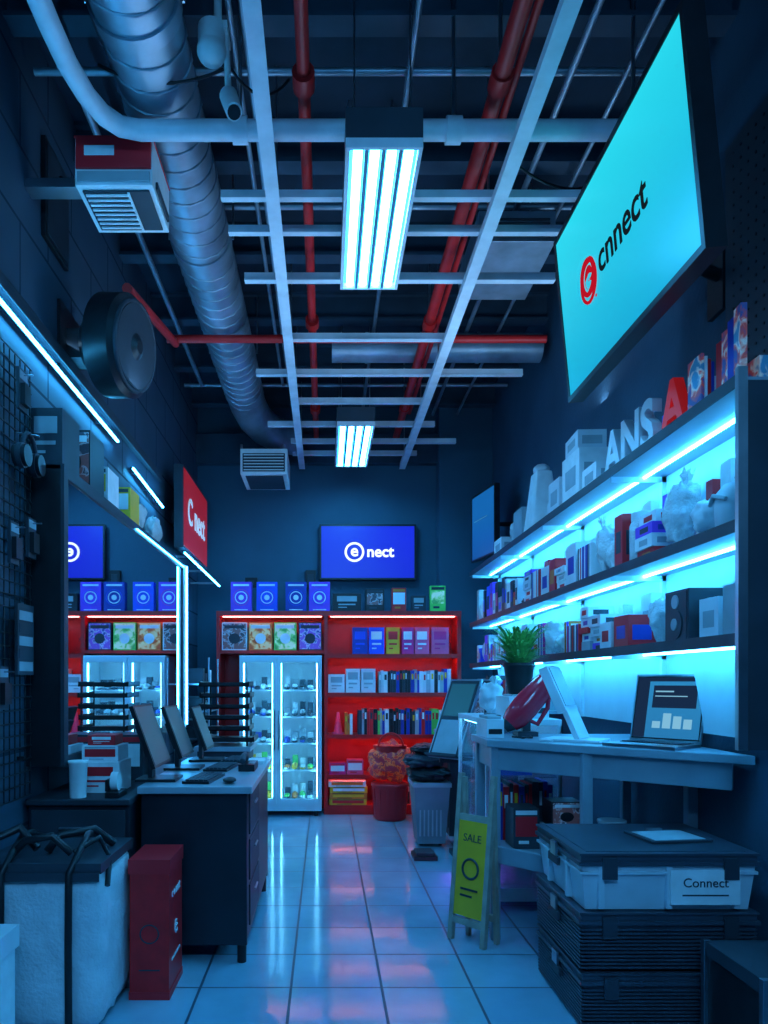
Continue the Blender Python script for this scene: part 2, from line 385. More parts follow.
m.ball((-.42,2.78,3.55),(.055,.055,.05),M_cream); m.cyl((-.42,2.78,3.56),(-.42,2.78,3.64),.05,M_cream,n=18); m.box(-.44,-.36,2.76,2.86,3.62,3.65,M_cream)
m.cyl((-.36,2.80,3.40),(-.33,2.72,3.28),.034,M_cream,r1=.03,n=16); m.cyl((-.37,2.80,3.63),(-.36,2.80,3.40),.012,M_cream,n=8)
m.cyl((-.33,2.72,3.28),(-.329,2.717,3.276),.024,M_black,n=16)
m.done()
m=MB('air_conditioner')
m.box(-.74,-.33,6.55,7.1,3.02,3.24,M_cream); m.box(-.72,-.35,6.545,6.55,3.04,3.2,M_dark)
for i in range(6): m.box(-.71,-.36,6.535,6.545,3.05+i*.026,3.058+i*.026,M_cream)
m.box(-.70,-.37,6.6,7.05,3.01,3.019,M_dark)
for x in(-.73,-.36): m.cyl((x,6.56,3.24),(x,6.56,3.28),.012,M_steel,n=6)
m.done(.006)
m=MB('vent_cassette'); m.box(.80,1.2,3.9,4.5,3.50,3.66,M_galv)
for i in range(5): m.box(.83,1.17,3.89,3.9,3.52+i*.022,3.53+i*.022,M_dark)
for x in(.85,1.15): m.cyl((x,4.2,3.66),(x,4.2,4),.006,M_steel,n=6)
m.done(.005)

def ledbar(p,q,r=.007,mt=None,name='led_strip_light'):
    m=MB(name); p=Vector(p); q=Vector(q)
    m.cyl(p,q,r,mt or M_led,n=8)
    d=Vector((-.014,0,.0)); m.cyl(p+d,q+d,r*1.3,M_dark,n=6)
    for t in(.1,.5,.9):
        c=p.lerp(q,t); m.box(XL,c.x-.01,c.y-.01,c.y+.01,c.z-.008,c.z+.008,M_steel)
    return m.done()
ledbar((-1.215,1.2,2.66),(-1.215,4.40,2.62))
ledbar((-1.215,4.75,2.56),(-1.20,5.55,2.50))
ledbar((-1.08,5.78,2.20),(-1.0,7.1,2.11))
m=MB('trim_2'); m.box(XL,XL+.035,-.5,5.6,2.70,2.76,M_dark); m.done(.004)

m=MB('framed_mirror')
m.box(XL,-1.10,3.12,5.78,.86,2.10,M_black)
m.box(-1.10,-1.085,3.12,3.17,.86,2.12,M_dark); m.box(-1.10,-1.085,5.74,5.78,.86,2.10,M_dark)
m.box(-1.10,-1.085,3.17,5.74,2.07,2.12,M_dark); m.box(-1.10,-1.085,3.17,5.74,.86,.90,M_dark)
m.box(-1.10,-1.094,3.17,5.74,.90,2.07,M_mirror)
m.cyl((-1.078,4.3,2.085),(-1.078,5.76,2.085),.005,M_ledw,n=8)
m.box(-1.085,-1.070,5.735,5.775,.86,2.10,M_strut)
m.cyl((-1.06,5.75,.88),(-1.06,5.75,2.09),.007,M_ledw,n=8)
m.done()
def pbox(name,x0,x1,y0,y1,z0,z1,body,face='cam',style=0,c2=None,c3=None,mb=None):
    m=mb or MB(name); m.M=Matrix.Identity(4)
    m.box(x0,x1,y0,y1,z0,z1,body)
    h=z1-z0; zc=(z0+z1)/2
    if face=='cam': m.M=F_cam(((x0+x1)/2,y0,zc)); w=x1-x0
    elif face=='right': m.M=F_right((x1,(y0+y1)/2,zc)); w=y1-y0
    else: m.M=F_left((x0,(y0+y1)/2,zc)); w=y1-y0
    c2=c2 or M_pwhite; c3=c3 or M_pred
    if style==0:
        m.ring((0,-h*.03,.001),min(w,h)*.28,min(w,h)*.025,c2,20); m.cyl((0,-h*.03,0),(0,-h*.03,.002),min(w,h)*.13,c2,n=16)
        m.ring((0,-h*.03,.001),min(w,h)*.38,min(w,h)*.012,c3,20)
        m.box(-w*.38,w*.38,h*.36,h*.42,0,.0015,c2); m.box(-w*.32,w*.32,-h*.46,-h*.43,0,.0015,c2)
    elif style==1:
        m.box(-w*.42,w*.42,-h*.2,h*.3,0,.0015,c2); m.box(-w*.42,w*.42,h*.34,h*.45,0,.0015,c3); m.box(-w*.3,w*.1,-h*.38,-h*.30,0,.0015,c3)
    elif style==2:
        m.box(-w*.35,w*.35,h*.05,h*.35,0,.0015,c2); m.box(-w*.3,w*.3,-h*.15,-h*.08,0,.0015,c2); m.box(-w*.3,0,-h*.3,-h*.25,0,.0015,c2)
    elif style==3:
        m.box(-w*.46,w*.46,-h*.46,h*.46,0,.0015,c2)
        m.box(-w*.4,w*.4,h*.28,h*.40,.0015,.0025,c3 if c3 is not M_pred else M_pwhite); m.ball((0,-h*.08,.001),(w*.24,h*.2,.002),c3 if c3 is not M_pred else body,14,8)
    m.M=Matrix.Identity(4)
    return m if mb else m.done(.003)
pbox('speaker_box',-1.24,-1.10,3.14,3.36,2.122,2.36,M_dark,'cam',2,M_grey)
pbox('product_box',-1.24,-1.09,3.48,3.70,2.122,2.38,M_black,'cam',3,P5)
pbox('product_box',-1.24,-1.10,3.80,4.0,2.122,2.30,M_cream,'cam',1,M_yel,M_dark)
pbox('product_box',-1.24,-1.09,4.2,4.4,2.122,2.30,M_yel,'cam',1,M_cream,M_dark)
def bagfn(seed,pinch=True):
    def f(d):
        k=1+.34*noise.noise(d*2.2+Vector((seed,0,0)))+.22*abs(noise.noise(d*5+Vector((0,seed,0))))+.10*abs(noise.noise(d*12+Vector((0,seed,0))))
        if pinch and d.z>.3: k*=1-.55*(d.z-.3)
        return k*.93
    return f
def plastic_bag(name,x,y,z,r,h,seed,mt=None):
    m=MB(name); mt=mt or M_plast
    m.ball((x,y,z+h*.45),(r*.75,r*.95,h*.52),mt,36,26,bagfn(seed))
    if int(seed*10)%2==0:
        n=18; v=[]; ox=.02*math.sin(seed)
        for (rr,zz) in((.26,.62),(.12,.76),(.16,.84),(.26,.95)):
            for i in range(n):
                t=2*math.pi*i/n; k=rr*(1+(.45*math.sin(4*t+seed) if zz>.8 else 0)); v.append((x+ox*zz+r*k*math.cos(t),y-ox*zz+r*k*math.sin(t),z+h*(zz+(.07*math.sin(5*t+seed) if zz>.9 else 0))))
        m.add(v,[(j*n+i,j*n+(i+1)%n,(j+1)*n+(i+1)%n,(j+1)*n+i) for j in range(3) for i in range(n)],mt,True)
    m.ground(z+.001)
    return m.done()
plastic_bag('plastic_bag',-1.17,4.65,2.12,.075,.2,3.1)
plastic_bag('plastic_bag',-1.17,5.1,2.12,.07,.22,5.1)

m=MB('gridwall_panel')
for i in range(29): y=1.7+i*.05; m.cyl((XL+.03,y,.75),(XL+.03,y,2.5),.0032,M_black,n=5,caps=False)
for i in range(36): z=.75+i*.05; m.cyl((XL+.036,1.7,z),(XL+.036,3.1,z),.0032,M_black,n=5,caps=False)
for y in(1.75,3.05):
    for z in(.9,2.4): m.box(XL,XL+.03,y-.01,y+.01,z-.01,z+.01,M_black)
m.done()
m=MB('headphones')
m.tube([(-1.16,2.94+.07*math.cos(t),2.10+.085*math.sin(t)) for t in [math.pi*i/12 for i in range(13)]],.009,M_dark,8)
for yy in(2.87,3.01): m.cyl((-1.185,yy,2.08),(-1.135,yy,2.08),.042,M_black,n=18); m.cyl((-1.17,yy,2.08),(-1.15,yy,2.08),.048,M_dark,n=18)
m.cyl((-1.21,2.94,2.19),(-1.12,2.94,2.175),.004,M_steel,n=6)
m.done()
m=MB('price_card_holder'); m.M=F_right((-1.20,2.98,1.38)); m.box(-.08,.08,-.14,.14,0,.012,M_dark)
for i in range(5): m.box(-.065,.065,-.125+i*.05,-.088+i*.05,.012,.014,M_dark if i%2 else M_grey)
m.done()
for y,z in((2.85,1.75),(3.02,1.8),(2.93,2.36),(2.6,1.2),(2.75,1.2)):
    m=MB('hanging_accessory_pack'); m.M=F_right((-1.19,y,z)); m.box(-.04,.04,-.09,.07,0,.012,M_dark); m.box(-.03,.03,-.07,.01,.012,.03,M_black); m.box(-.035,.035,.03,.06,.012,.014,M_grey); m.cyl((0,.05,-.012),(0,.05,.05),.003,M_steel,n=6); m.done()

M_sign=mat('sign_red_lit',(.5,.02,.03),.4,em=(.85,.02,.03),es=.18,var=0)
m=MB('lit_sign'); m.M=F_right((-1.16,6.34,2.56)); m.box(-.58,.58,-.32,.32,0,.07,M_dark); m.box(-.56,.56,-.30,.30,.07,.075,M_sign)
m.text('C nect',.30,0,0,.077,mat('sign_white_lit',(.8,.8,.8),.4,em=(.6,.85,1),es=.3,var=0),.003,bold=.004)
m.M=Matrix.Identity(4); m.box(XL,-1.16,6.1,6.15,2.5,2.6,M_dark); m.box(XL,-1.16,6.7,6.75,2.5,2.6,M_dark); m.done(.004)

# ================================================================ BACK TV
def tvobj(name,M,w,h,scr,texts,thick=.05,bez=.018):
    m=MB(name); m.M=M
    m.box(-w/2-bez,w/2+bez,-h/2-bez,h/2+bez,-thick,0,M_black)
    m.box(-w/2-bez,w/2+bez,h/2,h/2+bez,0,.006,M_black); m.box(-w/2-bez,w/2+bez,-h/2-bez,-h/2,0,.006,M_black)
    m.box(-w/2-bez,-w/2,-h/2,h/2,0,.006,M_black); m.box(w/2,w/2+bez,-h/2,h/2,0,.006,M_black)
    m.box(-w/2,w/2,-h/2,h/2,0,.002,scr)
    m.box(-w*.2,w*.2,-h*.25,h*.25,-thick-.03,-thick,M_dark)
    texts(m)
    return m
S_blue=screenmat('screen_blue',(.003,.006,.40),(.006,.012,.56),1.0)
E_white=emit('logo_white',(.75,.92,1),1.1)
E_red=emit('logo_red',(.50,.006,.02),.7)
E_dark=emit('logo_ink',(.01,.02,.03),.4)
def t1(m):
    m.ring((-.13,.0,.004),.085,.011,E_white); m.text('e',.16,-.13,.01,.004,E_white,.001,bold=.004); m.text('nect',.15,.12,0,.004,E_white,.001,bold=.004)
m=tvobj('television',F_cam((.415,7.27,2.46)),.90,.50,S_blue,t1); m.M=Matrix.Identity(4); m.box(.3,.53,7.3,YB,2.4,2.55,M_dark); m.done(.003)
m=MB('socket_box'); m.M=F_cam((-.72,YB,2.17)); m.box(-.06,.06,-.05,.05,0,.03,M_black); m.box(-.03,.03,-.02,.02,.03,.04,M_dark); m.done(.003)
m=MB('junction_box'); m.M=F_cam((-.14,YB,2.2)); m.box(-.05,.05,-.09,.09,0,.05,M_black); m.box(-.03,.03,-.05,.05,.05,.06,M_dark); m.done(.003)

# ================================================================ RED SHELVING UNIT
m=MB('red_shelving_unit')
Yf,Yb=6.80,7.14
m.box(-.985,1.235,Yb-.015,Yb,.0,1.80,M_red)
for x in(-.985,-.01,1.20): m.box(x,x+.035,Yf,Yb-.015,0,1.80,M_red)
m.box(-.985,1.235,Yf-.01,Yb,1.80,1.845,M_red)
m.box(-.95,-.01,Yf,Yb-.015,1.46,1.49,M_red)
for z in(1.43,1.08,.70,.335,.06): m.box(.025,1.20,Yf,Yb-.015,z,z+.022,M_red); m.box(.025,1.20,Yf-.004,Yf,z-.012,z+.026,M_red)
m.box(.025,1.20,Yf,Yf+.02,0,.06,M_red)
for z in(1.43,1.08,.70,.335): m.box(.05,1.18,Yf+.03,Yf+.038,z-.008,z-.001,M_redfill)  # added glowing strips that lift the red under each board
m.box(-.93,-.03,Yf+.02,Yf+.028,1.792,1.799,M_redfill); m.box(.05,1.18,Yf+.02,Yf+.028,1.792,1.799,M_redfill)  # same added glow below the top board
m.done()
for x,b,q in((-.86,M_viol,M_pink),(-.625,M_blue,M_viol),(-.36,M_navy,M_blue),(-.145,M_viol,M_blue)):
    pbox('software_box',x,x+.19,6.84,6.93,1.846,2.115,b,'cam',0,None,q)
pbox('router_box',.07,.33,6.84,7.0,1.846,2.01,M_black,'cam',2,M_grey)
pbox('router_box',.37,.54,6.84,7.0,1.846,2.05,M_black,'cam',1,P5,M_dark)
pbox('game_box',.61,.74,6.84,6.92,1.846,2.06,M_pred,'cam',1,M_pwhite,M_org)
pbox('router_box',.79,.92,6.84,6.92,1.846,1.99,M_dark,'cam',2,M_grey)
pbox('game_box',.96,1.10,6.84,6.92,1.846,2.08,M_green,'cam',1,P4,M_dark)
for x0,x1,b,s,p,q in((-.94,-.71,M_cream,3,P5,M_dark),(-.695,-.48,M_org,3,P3,M_cream),(-.465,-.26,M_green,3,P4,M_cream),(-.24,-.03,M_dark,3,P1,M_dark)):
    pbox('game_box',x0,x1,6.83,6.95,1.491,1.745,b,'cam',s,p,q)
for x0,x1,b,c in((.25,.39,M_navy,M_blue),(.40,.54,M_blue,M_pwhite),(.56,.68,M_yel,M_pred),(.70,.81,M_mag,M_pwhite),(.82,.95,M_pink,M_pwhite),(.97,1.13,M_pink,M_mag)):
    pbox('software_box',x0,x1,6.84,6.94,1.453,1.70,b,'cam',2,c)
for x0,x1,h,b in((.03,.18,.17,M_cream),(.19,.32,.22,M_cream),(.33,.46,.22,M_white)): pbox('carton',x0,x1,6.84,7.05,1.103,1.103+h,b,'cam',2,M_grey)
def bookrow(name,x0,x1,y0,z,h,cols,wmin=.018,wmax=.04):
    m=MB(name); x=x0
    while x<x1-wmax:
        w=R.uniform(wmin,wmax); hh=h*R.uniform(.86,1); c=R.choice(cols)
        m.box(x,x+w*.93,y0,y0+.16,z,z+hh,c); m.box(x+w*.2,x+w*.73,y0-.001,y0,z+hh*.6,z+hh*.85,R.choice([M_pwhite,M_pred,M_yel,M_dark])); x+=w
    m.done()
bookrow('disc_case_row',.49,1.16,6.84,1.103,.22,[M_cream,M_dark,M_white,M_navy,M_black,M_grey])
bookrow('book_row',.30,1.12,6.84,.723,.24,[M_cream,M_dark,M_grey,M_green,M_pred,M_navy,M_black,M_black])
m=MB('traffic_cone_toy'); m.lathe([(.06,0),(.06,.012),(.04,.014),(.012,.2)],(.12,6.95,.723),M_pink); m.done()
bookrow('magazine_row',.18,.29,6.84,.723,.2,[M_pred,M_org,M_cream])
for x0,h,c in((.04,.10,M_mag),(.20,.13,M_pink)):
    pbox('game_box',x0,x0+.15,6.84,7.0,.358,.358+h,c,'cam',1,M_pwhite)
m=MB('snack_carton_stack')
for i in range(4):
    o=R.uniform(-.01,.01); pbox('',.04+o,.38+o,6.82,7.05,.083+i*.055,.083+i*.055+.052,[M_yel,M_org,M_yel,M_cream][i],'cam',1,[M_pred,M_yel,M_cream,M_org][i],M_dark,mb=m)
m.done(.003)
bookrow('book_row',.45,1.15,6.9,.083,.2,[M_dark,M_red,M_black]); bookrow('book_row',.45,1.15,6.9,.358,.24,[M_dark,M_red,M_cream,M_black])
m=MB('waste_bin'); m.lathe([(.12,0),(.14,.02),(.155,.28),(.165,.30),(.165,.32),(.15,.32)],(.57,6.58,0),M_pred)
for i in range(14):
    t=2*math.pi*i/14; m.cyl((.57+.135*math.cos(t),6.58+.135*math.sin(t),.03),(.57+.158*math.cos(t),6.58+.158*math.sin(t),.28),.006,M_pred,n=5)
m.done()
m=MB('shopping_bag')
m.ball((.57,6.58,.455),(.20,.16,.16),P6,24,14,bagfn(1.7,False))
m.cyl((.57,6.58,.50),(.57,6.58,.60),.13,M_red,r1=.15,n=20)
m.tube([(.57+.11*math.cos(t),6.5,.58+.13*math.sin(t)) for t in [math.pi*i/12 for i in range(13)]],.01,M_red,8)
m.ground(.322)
m.done()

# ================================================================ DISPLAY FRIDGE
m=MB('display_fridge')
x0,x1,y0,y1,z0,z1=-.765,-.03,6.70,7.12,.05,1.44
M_fr=mat('fridge_white',(.7,.78,.82),.35,var=.05)
m.box(x0,x1,y1-.03,y1,z0,z1,M_fr); m.box(x0,x0+.03,y0,y1-.03,z0,z1,M_fr); m.box(x1-.03,x1,y0,y1-.03,z0,z1,M_fr)
m.box(x0+.03,x1-.03,y0,y1-.03,z0,.15,M_fr); m.box(x0+.03,x1-.03,y0,y1-.03,z1-.05,z1,M_fr)
xm=-.43
m.box(xm-.012,xm+.012,y0,y1-.03,.15,z1-.05,M_fr)
for a,b in((x0+.005,xm-.004),(xm+.004,x1-.005)):
    m.box(a,a+.03,y0-.025,y0-.002,.12,z1-.02,M_fr); m.box(b-.03,b,y0-.025,y0-.002,.12,z1-.02,M_fr)
    m.box(a+.03,b-.03,y0-.025,y0-.002,.12,.16,M_fr); m.box(a+.03,b-.03,y0-.025,y0-.002,z1-.06,z1-.02,M_fr)
    m.box(a+.03,b-.03,y0-.016,y0-.012,.16,z1-.06,M_glass)
    m.box(a+.034,a+.039,y0+.002,y0+.012,.17,z1-.07,M_fled); m.box(b-.039,b-.034,y0+.002,y0+.012,.17,z1-.07,M_fled)
    m.cyl((b-.015 if a<-.5 else a+.015,y0-.045,.6),(b-.015 if a<-.5 else a+.015,y0-.045,.95),.008,M_steel,n=8)
for z in(.40,.64,.88,1.12): m.box(x0+.03,x1-.03,y0+.03,y1-.03,z,z+.012,M_fr)
for x in(x0+.05,x1-.05):
    for y in(y0+.05,y1-.05): m.cyl((x,y,0),(x,y,.05),.02,M_black,n=10)
for zi,z in enumerate((.15,.412,.652,.892,1.132)):
    cc=[M_green,M_org,M_yel,M_cream,M_dark] if zi<2 else [M_cream,M_grey,M_dark,M_black,M_white,M_grey,M_navy,M_dark]
    for a,b in((x0+.07,xm-.05),(xm+.05,x1-.07)):
        n=4
        for i in range(n):
            cx=a+(b-a)*(i+.5)/n; c=R.choice(cc); hh=R.uniform(.035,.07)
            m.ball((cx,6.85,z+hh*.5),(.030,.09,hh*.5),c,12,8); m.ball((cx,6.80,z+hh*.28),(.028,.06,hh*.28),R.choice(cc),10,6)
            m.box(cx-.025,cx+.025,6.94,7.0,z+.001,z+hh*2,R.choice(cc))
m.done()

m=MB('document_tray_stand')
m.box(-.86,-.52,5.05,5.45,.0,.74,M_dark); m.box(-.88,-.50,5.03,5.47,.74,.77,M_top)
for i in range(6):
    z=.80+i*.075; o=R.uniform(-.02,.02)
    m.box(-.84+o,-.50+o,5.08,5.4,z,z+.008,M_black); m.box(-.84+o,-.50+o,5.08,5.09,z,z+.03,M_black); m.box(-.84+o,-.83+o,5.08,5.4,z,z+.035,M_black); m.box(-.51+o,-.50+o,5.08,5.4,z,z+.035,M_black)
    m.box(-.8+o,-.54+o,5.1,5.38,z+.009,z+.02,R.choice([M_grey,M_black,M_cream]))
for x in(-.82,-.53): 
    for y in(5.1,5.38): m.cyl((x,y,.77),(x,y,1.2),.006,M_black,n=6)
m.done()
m=MB('wire_display_rack')
for i in range(5):
    z=.3+i*.22; m.box(-1.2,-.93,6.0,6.5,z,z+.012,M_steel)
    for j in range(4): m.box(-1.18,-.98,6.03+j*.12,6.11+j*.12,z+.013,z+.013+R.uniform(.06,.14),R.choice([M_dark,M_cream,M_black,M_grey]))
for x in(-1.2,-.93):
    for y in(6.0,6.5): m.cyl((x,y,0),(x,y,1.4),.008,M_steel,n=6)
m.done()

# ================================================================ LEFT DESK
m=MB('office_desk')
m.box(-.80,-.31,3.19,4.42,.735,.765,M_top)
m.box(-.79,-.335,3.22,3.24,.08,.735,M_desk); m.box(-.36,-.335,3.24,4.38,.10,.735,M_desk)
m.box(-.79,-.77,3.24,4.38,.08,.735,M_desk); m.box(-.79,-.335,4.36,4.38,.08,.735,M_desk)
for x in(-.76,-.36):
    for y in(3.25,4.34): m.cyl((x,y,0),(x,y,.10),.02,M_black,n=10)
for i in range(3): m.box(-.335,-.328,3.3,3.75,.14+i*.2,.32+i*.2,M_dark); m.box(-.328,-.318,3.47,3.58,.25+i*.2,.26+i*.2,M_steel)
m.done(.004)
m=MB('filing_cabinet')
m.box(-1.235,-.815,3.12,4.42,.03,.70,M_desk); m.box(-1.24,-.81,3.10,4.43,.70,.725,M_dark)
m.box(-1.22,-.83,3.108,3.12,.40,.68,M_dark); m.box(-1.22,-.83,3.108,3.12,.06,.37,M_dark)
for z in(.6,.3): m.box(-1.1,-.95,3.09,3.1,z,z+.012,M_steel); m.box(-1.1,-1.09,3.09,3.108,z,z+.012,M_steel); m.box(-.96,-.95,3.09,3.108,z,z+.012,M_steel)
for x in(-1.2,-.85):
    for y in(3.18,4.35): m.cyl((x,y,0),(x,y,.03),.02,M_black,n=8)
m.done(.004)
S_mon=screenmat('screen_monitor',(.005,.035,.07),(.01,.10,.18),.6,'Z',0,.4)
def monitor(x,y,zb,w,h,yaw,lean):
    m=MB('monitor')
    R0=RZ((x,y,zb),yaw)
    T=R0@Matrix.Translation((0,0,.07))@Matrix.Rotation(math.radians(-lean),4,'Y')
    m.M=T
    m.box(-.018,0,-w/2,w/2,0,h,M_black); m.box(0,.002,-w/2+.01,w/2-.01,.012,h-.01,S_mon); m.box(-.04,-.018,-w*.3,w*.3,h*.2,h*.7,M_dark)
    m.M=R0
    m.box(-.11,.07,-.09,.09,0,.012,M_black); m.box(-.065,-.045,-.03,.03,.012,.20,M_dark)
    return m.done()
monitor(-.735,3.42,.766,.34,.29,0,20)
monitor(-.70,3.85,.766,.33,.27,0,20)
monitor(-.645,4.24,.766,.28,.25,0,20)
def keyboard(x,y,z,yaw,w=.30,d=.12):
    m=MB('keyboard'); m.M=RZ((x,y,z),yaw); m.box(-w/2,w/2,-d/2,d/2,0,.012,M_black)
    for r in range(5):
        for c in range(14): m.box(-w/2+.01+c*(w-.02)/14,-w/2+.01+(c+.82)*(w-.02)/14,-d/2+.008+r*(d-.016)/5,-d/2+.008+(r+.8)*(d-.016)/5,.012,.018,M_dark)
    m.done()
keyboard(-.55,3.42,.766,84); keyboard(-.53,3.86,.766,84); keyboard(-.50,4.22,.766,84,.26)
m=MB('computer_mouse'); m.ball((-.42,3.30,.766+.014),(.03,.045,.0135),M_black,14,8); m.done()
m=MB('desk_telephone'); m.box(-.43,-.35,3.72,3.92,.766,.80,M_black); m.tube([(-.41,3.73,.815),(-.41,3.78,.835),(-.41,3.86,.835),(-.41,3.91,.815)],.016,M_dark,8)
for i in range(4):
    for j in range(3): m.box(-.385+j*.011,-.377+j*.011,3.77+i*.025,3.785+i*.025,.80,.803,M_grey)
m.done()
m=MB('paper_stack'); 
for i in range(6): m.M=RZ((-.375,4.12,.766+i*.003),R.uniform(-5,5)); m.box(-.045,.045,-.07,.07,0,.0025,M_cream)
m.done()
pbox('carton',-1.08,-.90,3.28,3.48,.726,.86,M_cream,'cam',2,M_pred)
pbox('carton',-1.07,-.91,3.30,3.47,.861,.93,M_cream,'cam',1,M_pred,M_grey)
pbox('carton',-1.05,-.93,3.32,3.45,.931,.975,M_pred,'cam',2,M_cream)
m=MB('paper_cup'); m.lathe([(.034,0),(.038,.14),(.041,.145),(.041,.155),(.036,.155)],(-1.04,3.16,.726),M_cream); m.done()
m=MB('tape_dispenser'); m.box(-.92,-.86,3.13,3.26,.726,.75,M_black); m.cyl((-.905,3.19,.79),(-.875,3.19,.79),.04,M_cream,n=18); m.box(-.925,-.915,3.15,3.23,.75,.80,M_black); m.done(.003)
pbox('product_box',-1.07,-.90,3.7,3.9,.726,.95,M_dark,'cam',1,M_cream,M_pred)

# ================================================================ LEFT FOREGROUND
def softbox(mb,x0,x1,y0,y1,z0,z1,mt,seed=0,amp=.018,p=5):
    cx,cy,cz=(x0+x1)/2,(y0+y1)/2,(z0+z1)/2; a,b,c=(x1-x0)/2,(y1-y0)/2,(z1-z0)/2
    nu,nv=64,40; v=[]
    for j in range(nv+1):
        ph=math.pi*j/nv
        for i in range(nu):
            t=2*math.pi*i/nu; d=Vector((math.sin(ph)*math.cos(t),math.sin(ph)*math.sin(t),math.cos(ph)))
            k=(abs(d.x)**p+abs(d.y)**p+abs(d.z)**p)**(-1/p)
            k*=1+amp*(noise.noise(d*3+Vector((seed,0,0)))+.6*noise.noise(d*9+Vector((seed,1,0)))+.3*noise.noise(d*22+Vector((seed,1,0))))*1.2-amp*.9
            v.append((cx+d.x*k*a,cy+d.y*k*b,cz+d.z*k*c))
    mb.add(v,[(j*nu+i,(j+1)*nu+i,(j+1)*nu+(i+1)%nu,j*nu+(i+1)%nu) for j in range(nv) for i in range(nu)],mt,True)
m=MB('woven_storage_bag')
softbox(m,-1.20,-.76,2.56,3.0,.0,.57,M_bag,2.2,amp=.035,p=12)
m.box(-1.195,-.765,2.56,2.99,.555,.59,M_dark)
for x in(-1.10,-.87):
    m.tube([(x,2.545,.02),(x,2.54,.3),(x,2.545,.56),(x+.02,2.60,.625),(x+.01,2.72,.66),(x-.01,2.85,.64),(x,2.97,.59)],.013,M_black,8)
m.tube([(-1.10,2.62,.6),(-1.04,2.60,.66),(-.95,2.61,.675),(-.89,2.63,.61)],.014,M_black,8)
m.tube([(-.87,2.60,.62),(-.80,2.66,.66),(-.775,2.7,.58),(-.76,2.62,.5)],.010,M_black,8)
m.tube([(-1.17,2.58,.6),(-1.18,2.62,.65),(-1.09,2.68,.69),(-1.02,2.66,.62)],.016,M_black,8)
m.tube([(-1.0,2.7,.60),(-.96,2.72,.655),(-.86,2.8,.66),(-.80,2.84,.60)],.016,M_black,8)
m.box(-1.19,-.77,2.552,2.558,.53,.56,M_dark)
m.ground(.001)
m.done()
m=MB('red_storage_tin')
M_tin=mat('tin_red',(.85,.015,.02),.35,var=.12,vs=18)
m.box(-.745,-.595,2.86,3.12,.03,.48,M_tin); m.box(-.75,-.59,2.855,3.125,.48,.535,M_pred); m.box(-.748,-.592,2.857,3.123,.0,.03,M_pred)
m.M=F_right((-.595,2.99,.25)); m.text('c e nect',.05,0,.14,.001,M_pwhite); m.text('e',.12,0,0,.001,M_pwhite); m.box(-.08,.08,-.12,-.11,0,.002,M_pwhite)
m.M=F_cam((-.67,2.86,.25)); m.ring((0,0,0),.035,.003,M_dark); m.box(-.04,.04,-.14,-.135,0,.002,M_dark)
m.done(.006)
m=MB('lidded_carton'); m.box(-1.22,-1.0,2.0,2.42,0,.36,M_cream); m.box(-1.225,-.99,1.99,2.43,.36,.43,M_white); m.M=F_cam((-1.1,2.0,.2)); m.box(-.08,.08,-.08,.08,0,.002,M_grey); m.done(.004)

# ================================================================ RIGHT WALL SHELVES
SX0,SX1,SY0,SY1=1.30,1.57,2.36,6.72
M_shf=mat('shelf_metal',(.30,.36,.42),.35,var=.08)
M_back=mat('shelf_back_panel',(.62,.66,.70),.45,var=.06)
m=MB('display_shelving')
m.box(SX1,XR,SY0,SY1,1.0,2.16,M_back)
TZ=[2.175,1.72,1.36]
for z in TZ:
    m.box(SX0,SX1,SY0,SY1,z-.02,z,M_shf); m.box(SX0-.006,SX0,SY0,SY1,z-.032,z+.008,M_dark)
m.box(SX0,SX1,4.85,SY1,1.0,1.02,M_shf)
for y in(SY0,SY0+1.09,SY0+2.18,SY0+3.27,SY1-.02):
    m.box(SX1-.02,SX1,y,y+.025,1.0,2.155,M_strut)
    for z in TZ:
        m.prism([(SX0+.02,y),(SX1,y),(SX1,y+.008),(SX0+.02,y+.008)],z-.045,z-.02,M_strut)
m.box(SX0-.01,SX0+.02,SY0-.02,SY0,1.0,2.2,M_steel)
m.box(SX0+.02,SX1,SY0-.012,SY0-.004,1.0,2.16,M_dark)
for z in(2.145,1.69,1.33): m.box(1.463,1.475,SY0+.06,SY1-.06,z,z+.008,M_led); m.box(1.455,1.485,SY0+.06,SY1-.06,z+.009,z+.012,M_strut)
m.done()
M_peg=mat('pegboard',(.05,.07,.09),.5)
m=MB('pegboard_panel'); m.box(1.555,1.575,1.2,2.33,.9,3.35,M_peg)
for i in range(18):
    for j in range(46): m.cyl((1.553,1.45+i*.05,1.0+j*.05),(1.556,1.45+i*.05,1.0+j*.05),.006,M_black,n=6)
m.box(1.575,XR,1.3,1.34,1,3.3,M_dark); m.box(1.575,XR,2.2,2.24,1,3.3,M_dark)
m.done()
m=MB('pegboard_panel'); m.box(1.575,XR-.003,2.4,2.95,2.18,3.3,M_peg)
for i in range(10):
    for j in range(21): m.cyl((1.572,2.44+i*.05,2.25+j*.05),(1.576,2.44+i*.05,2.25+j*.05),.006,M_black,n=6)
m.done()
m=MB('cable_conduit'); m.cyl((1.40,2.28,1.0),(1.40,2.28,3.35),.011,M_steel,n=8)
for z in(1.3,2.3,3.2): m.box(1.39,1.553,2.27,2.29,z,z+.02,M_steel)
m.done()

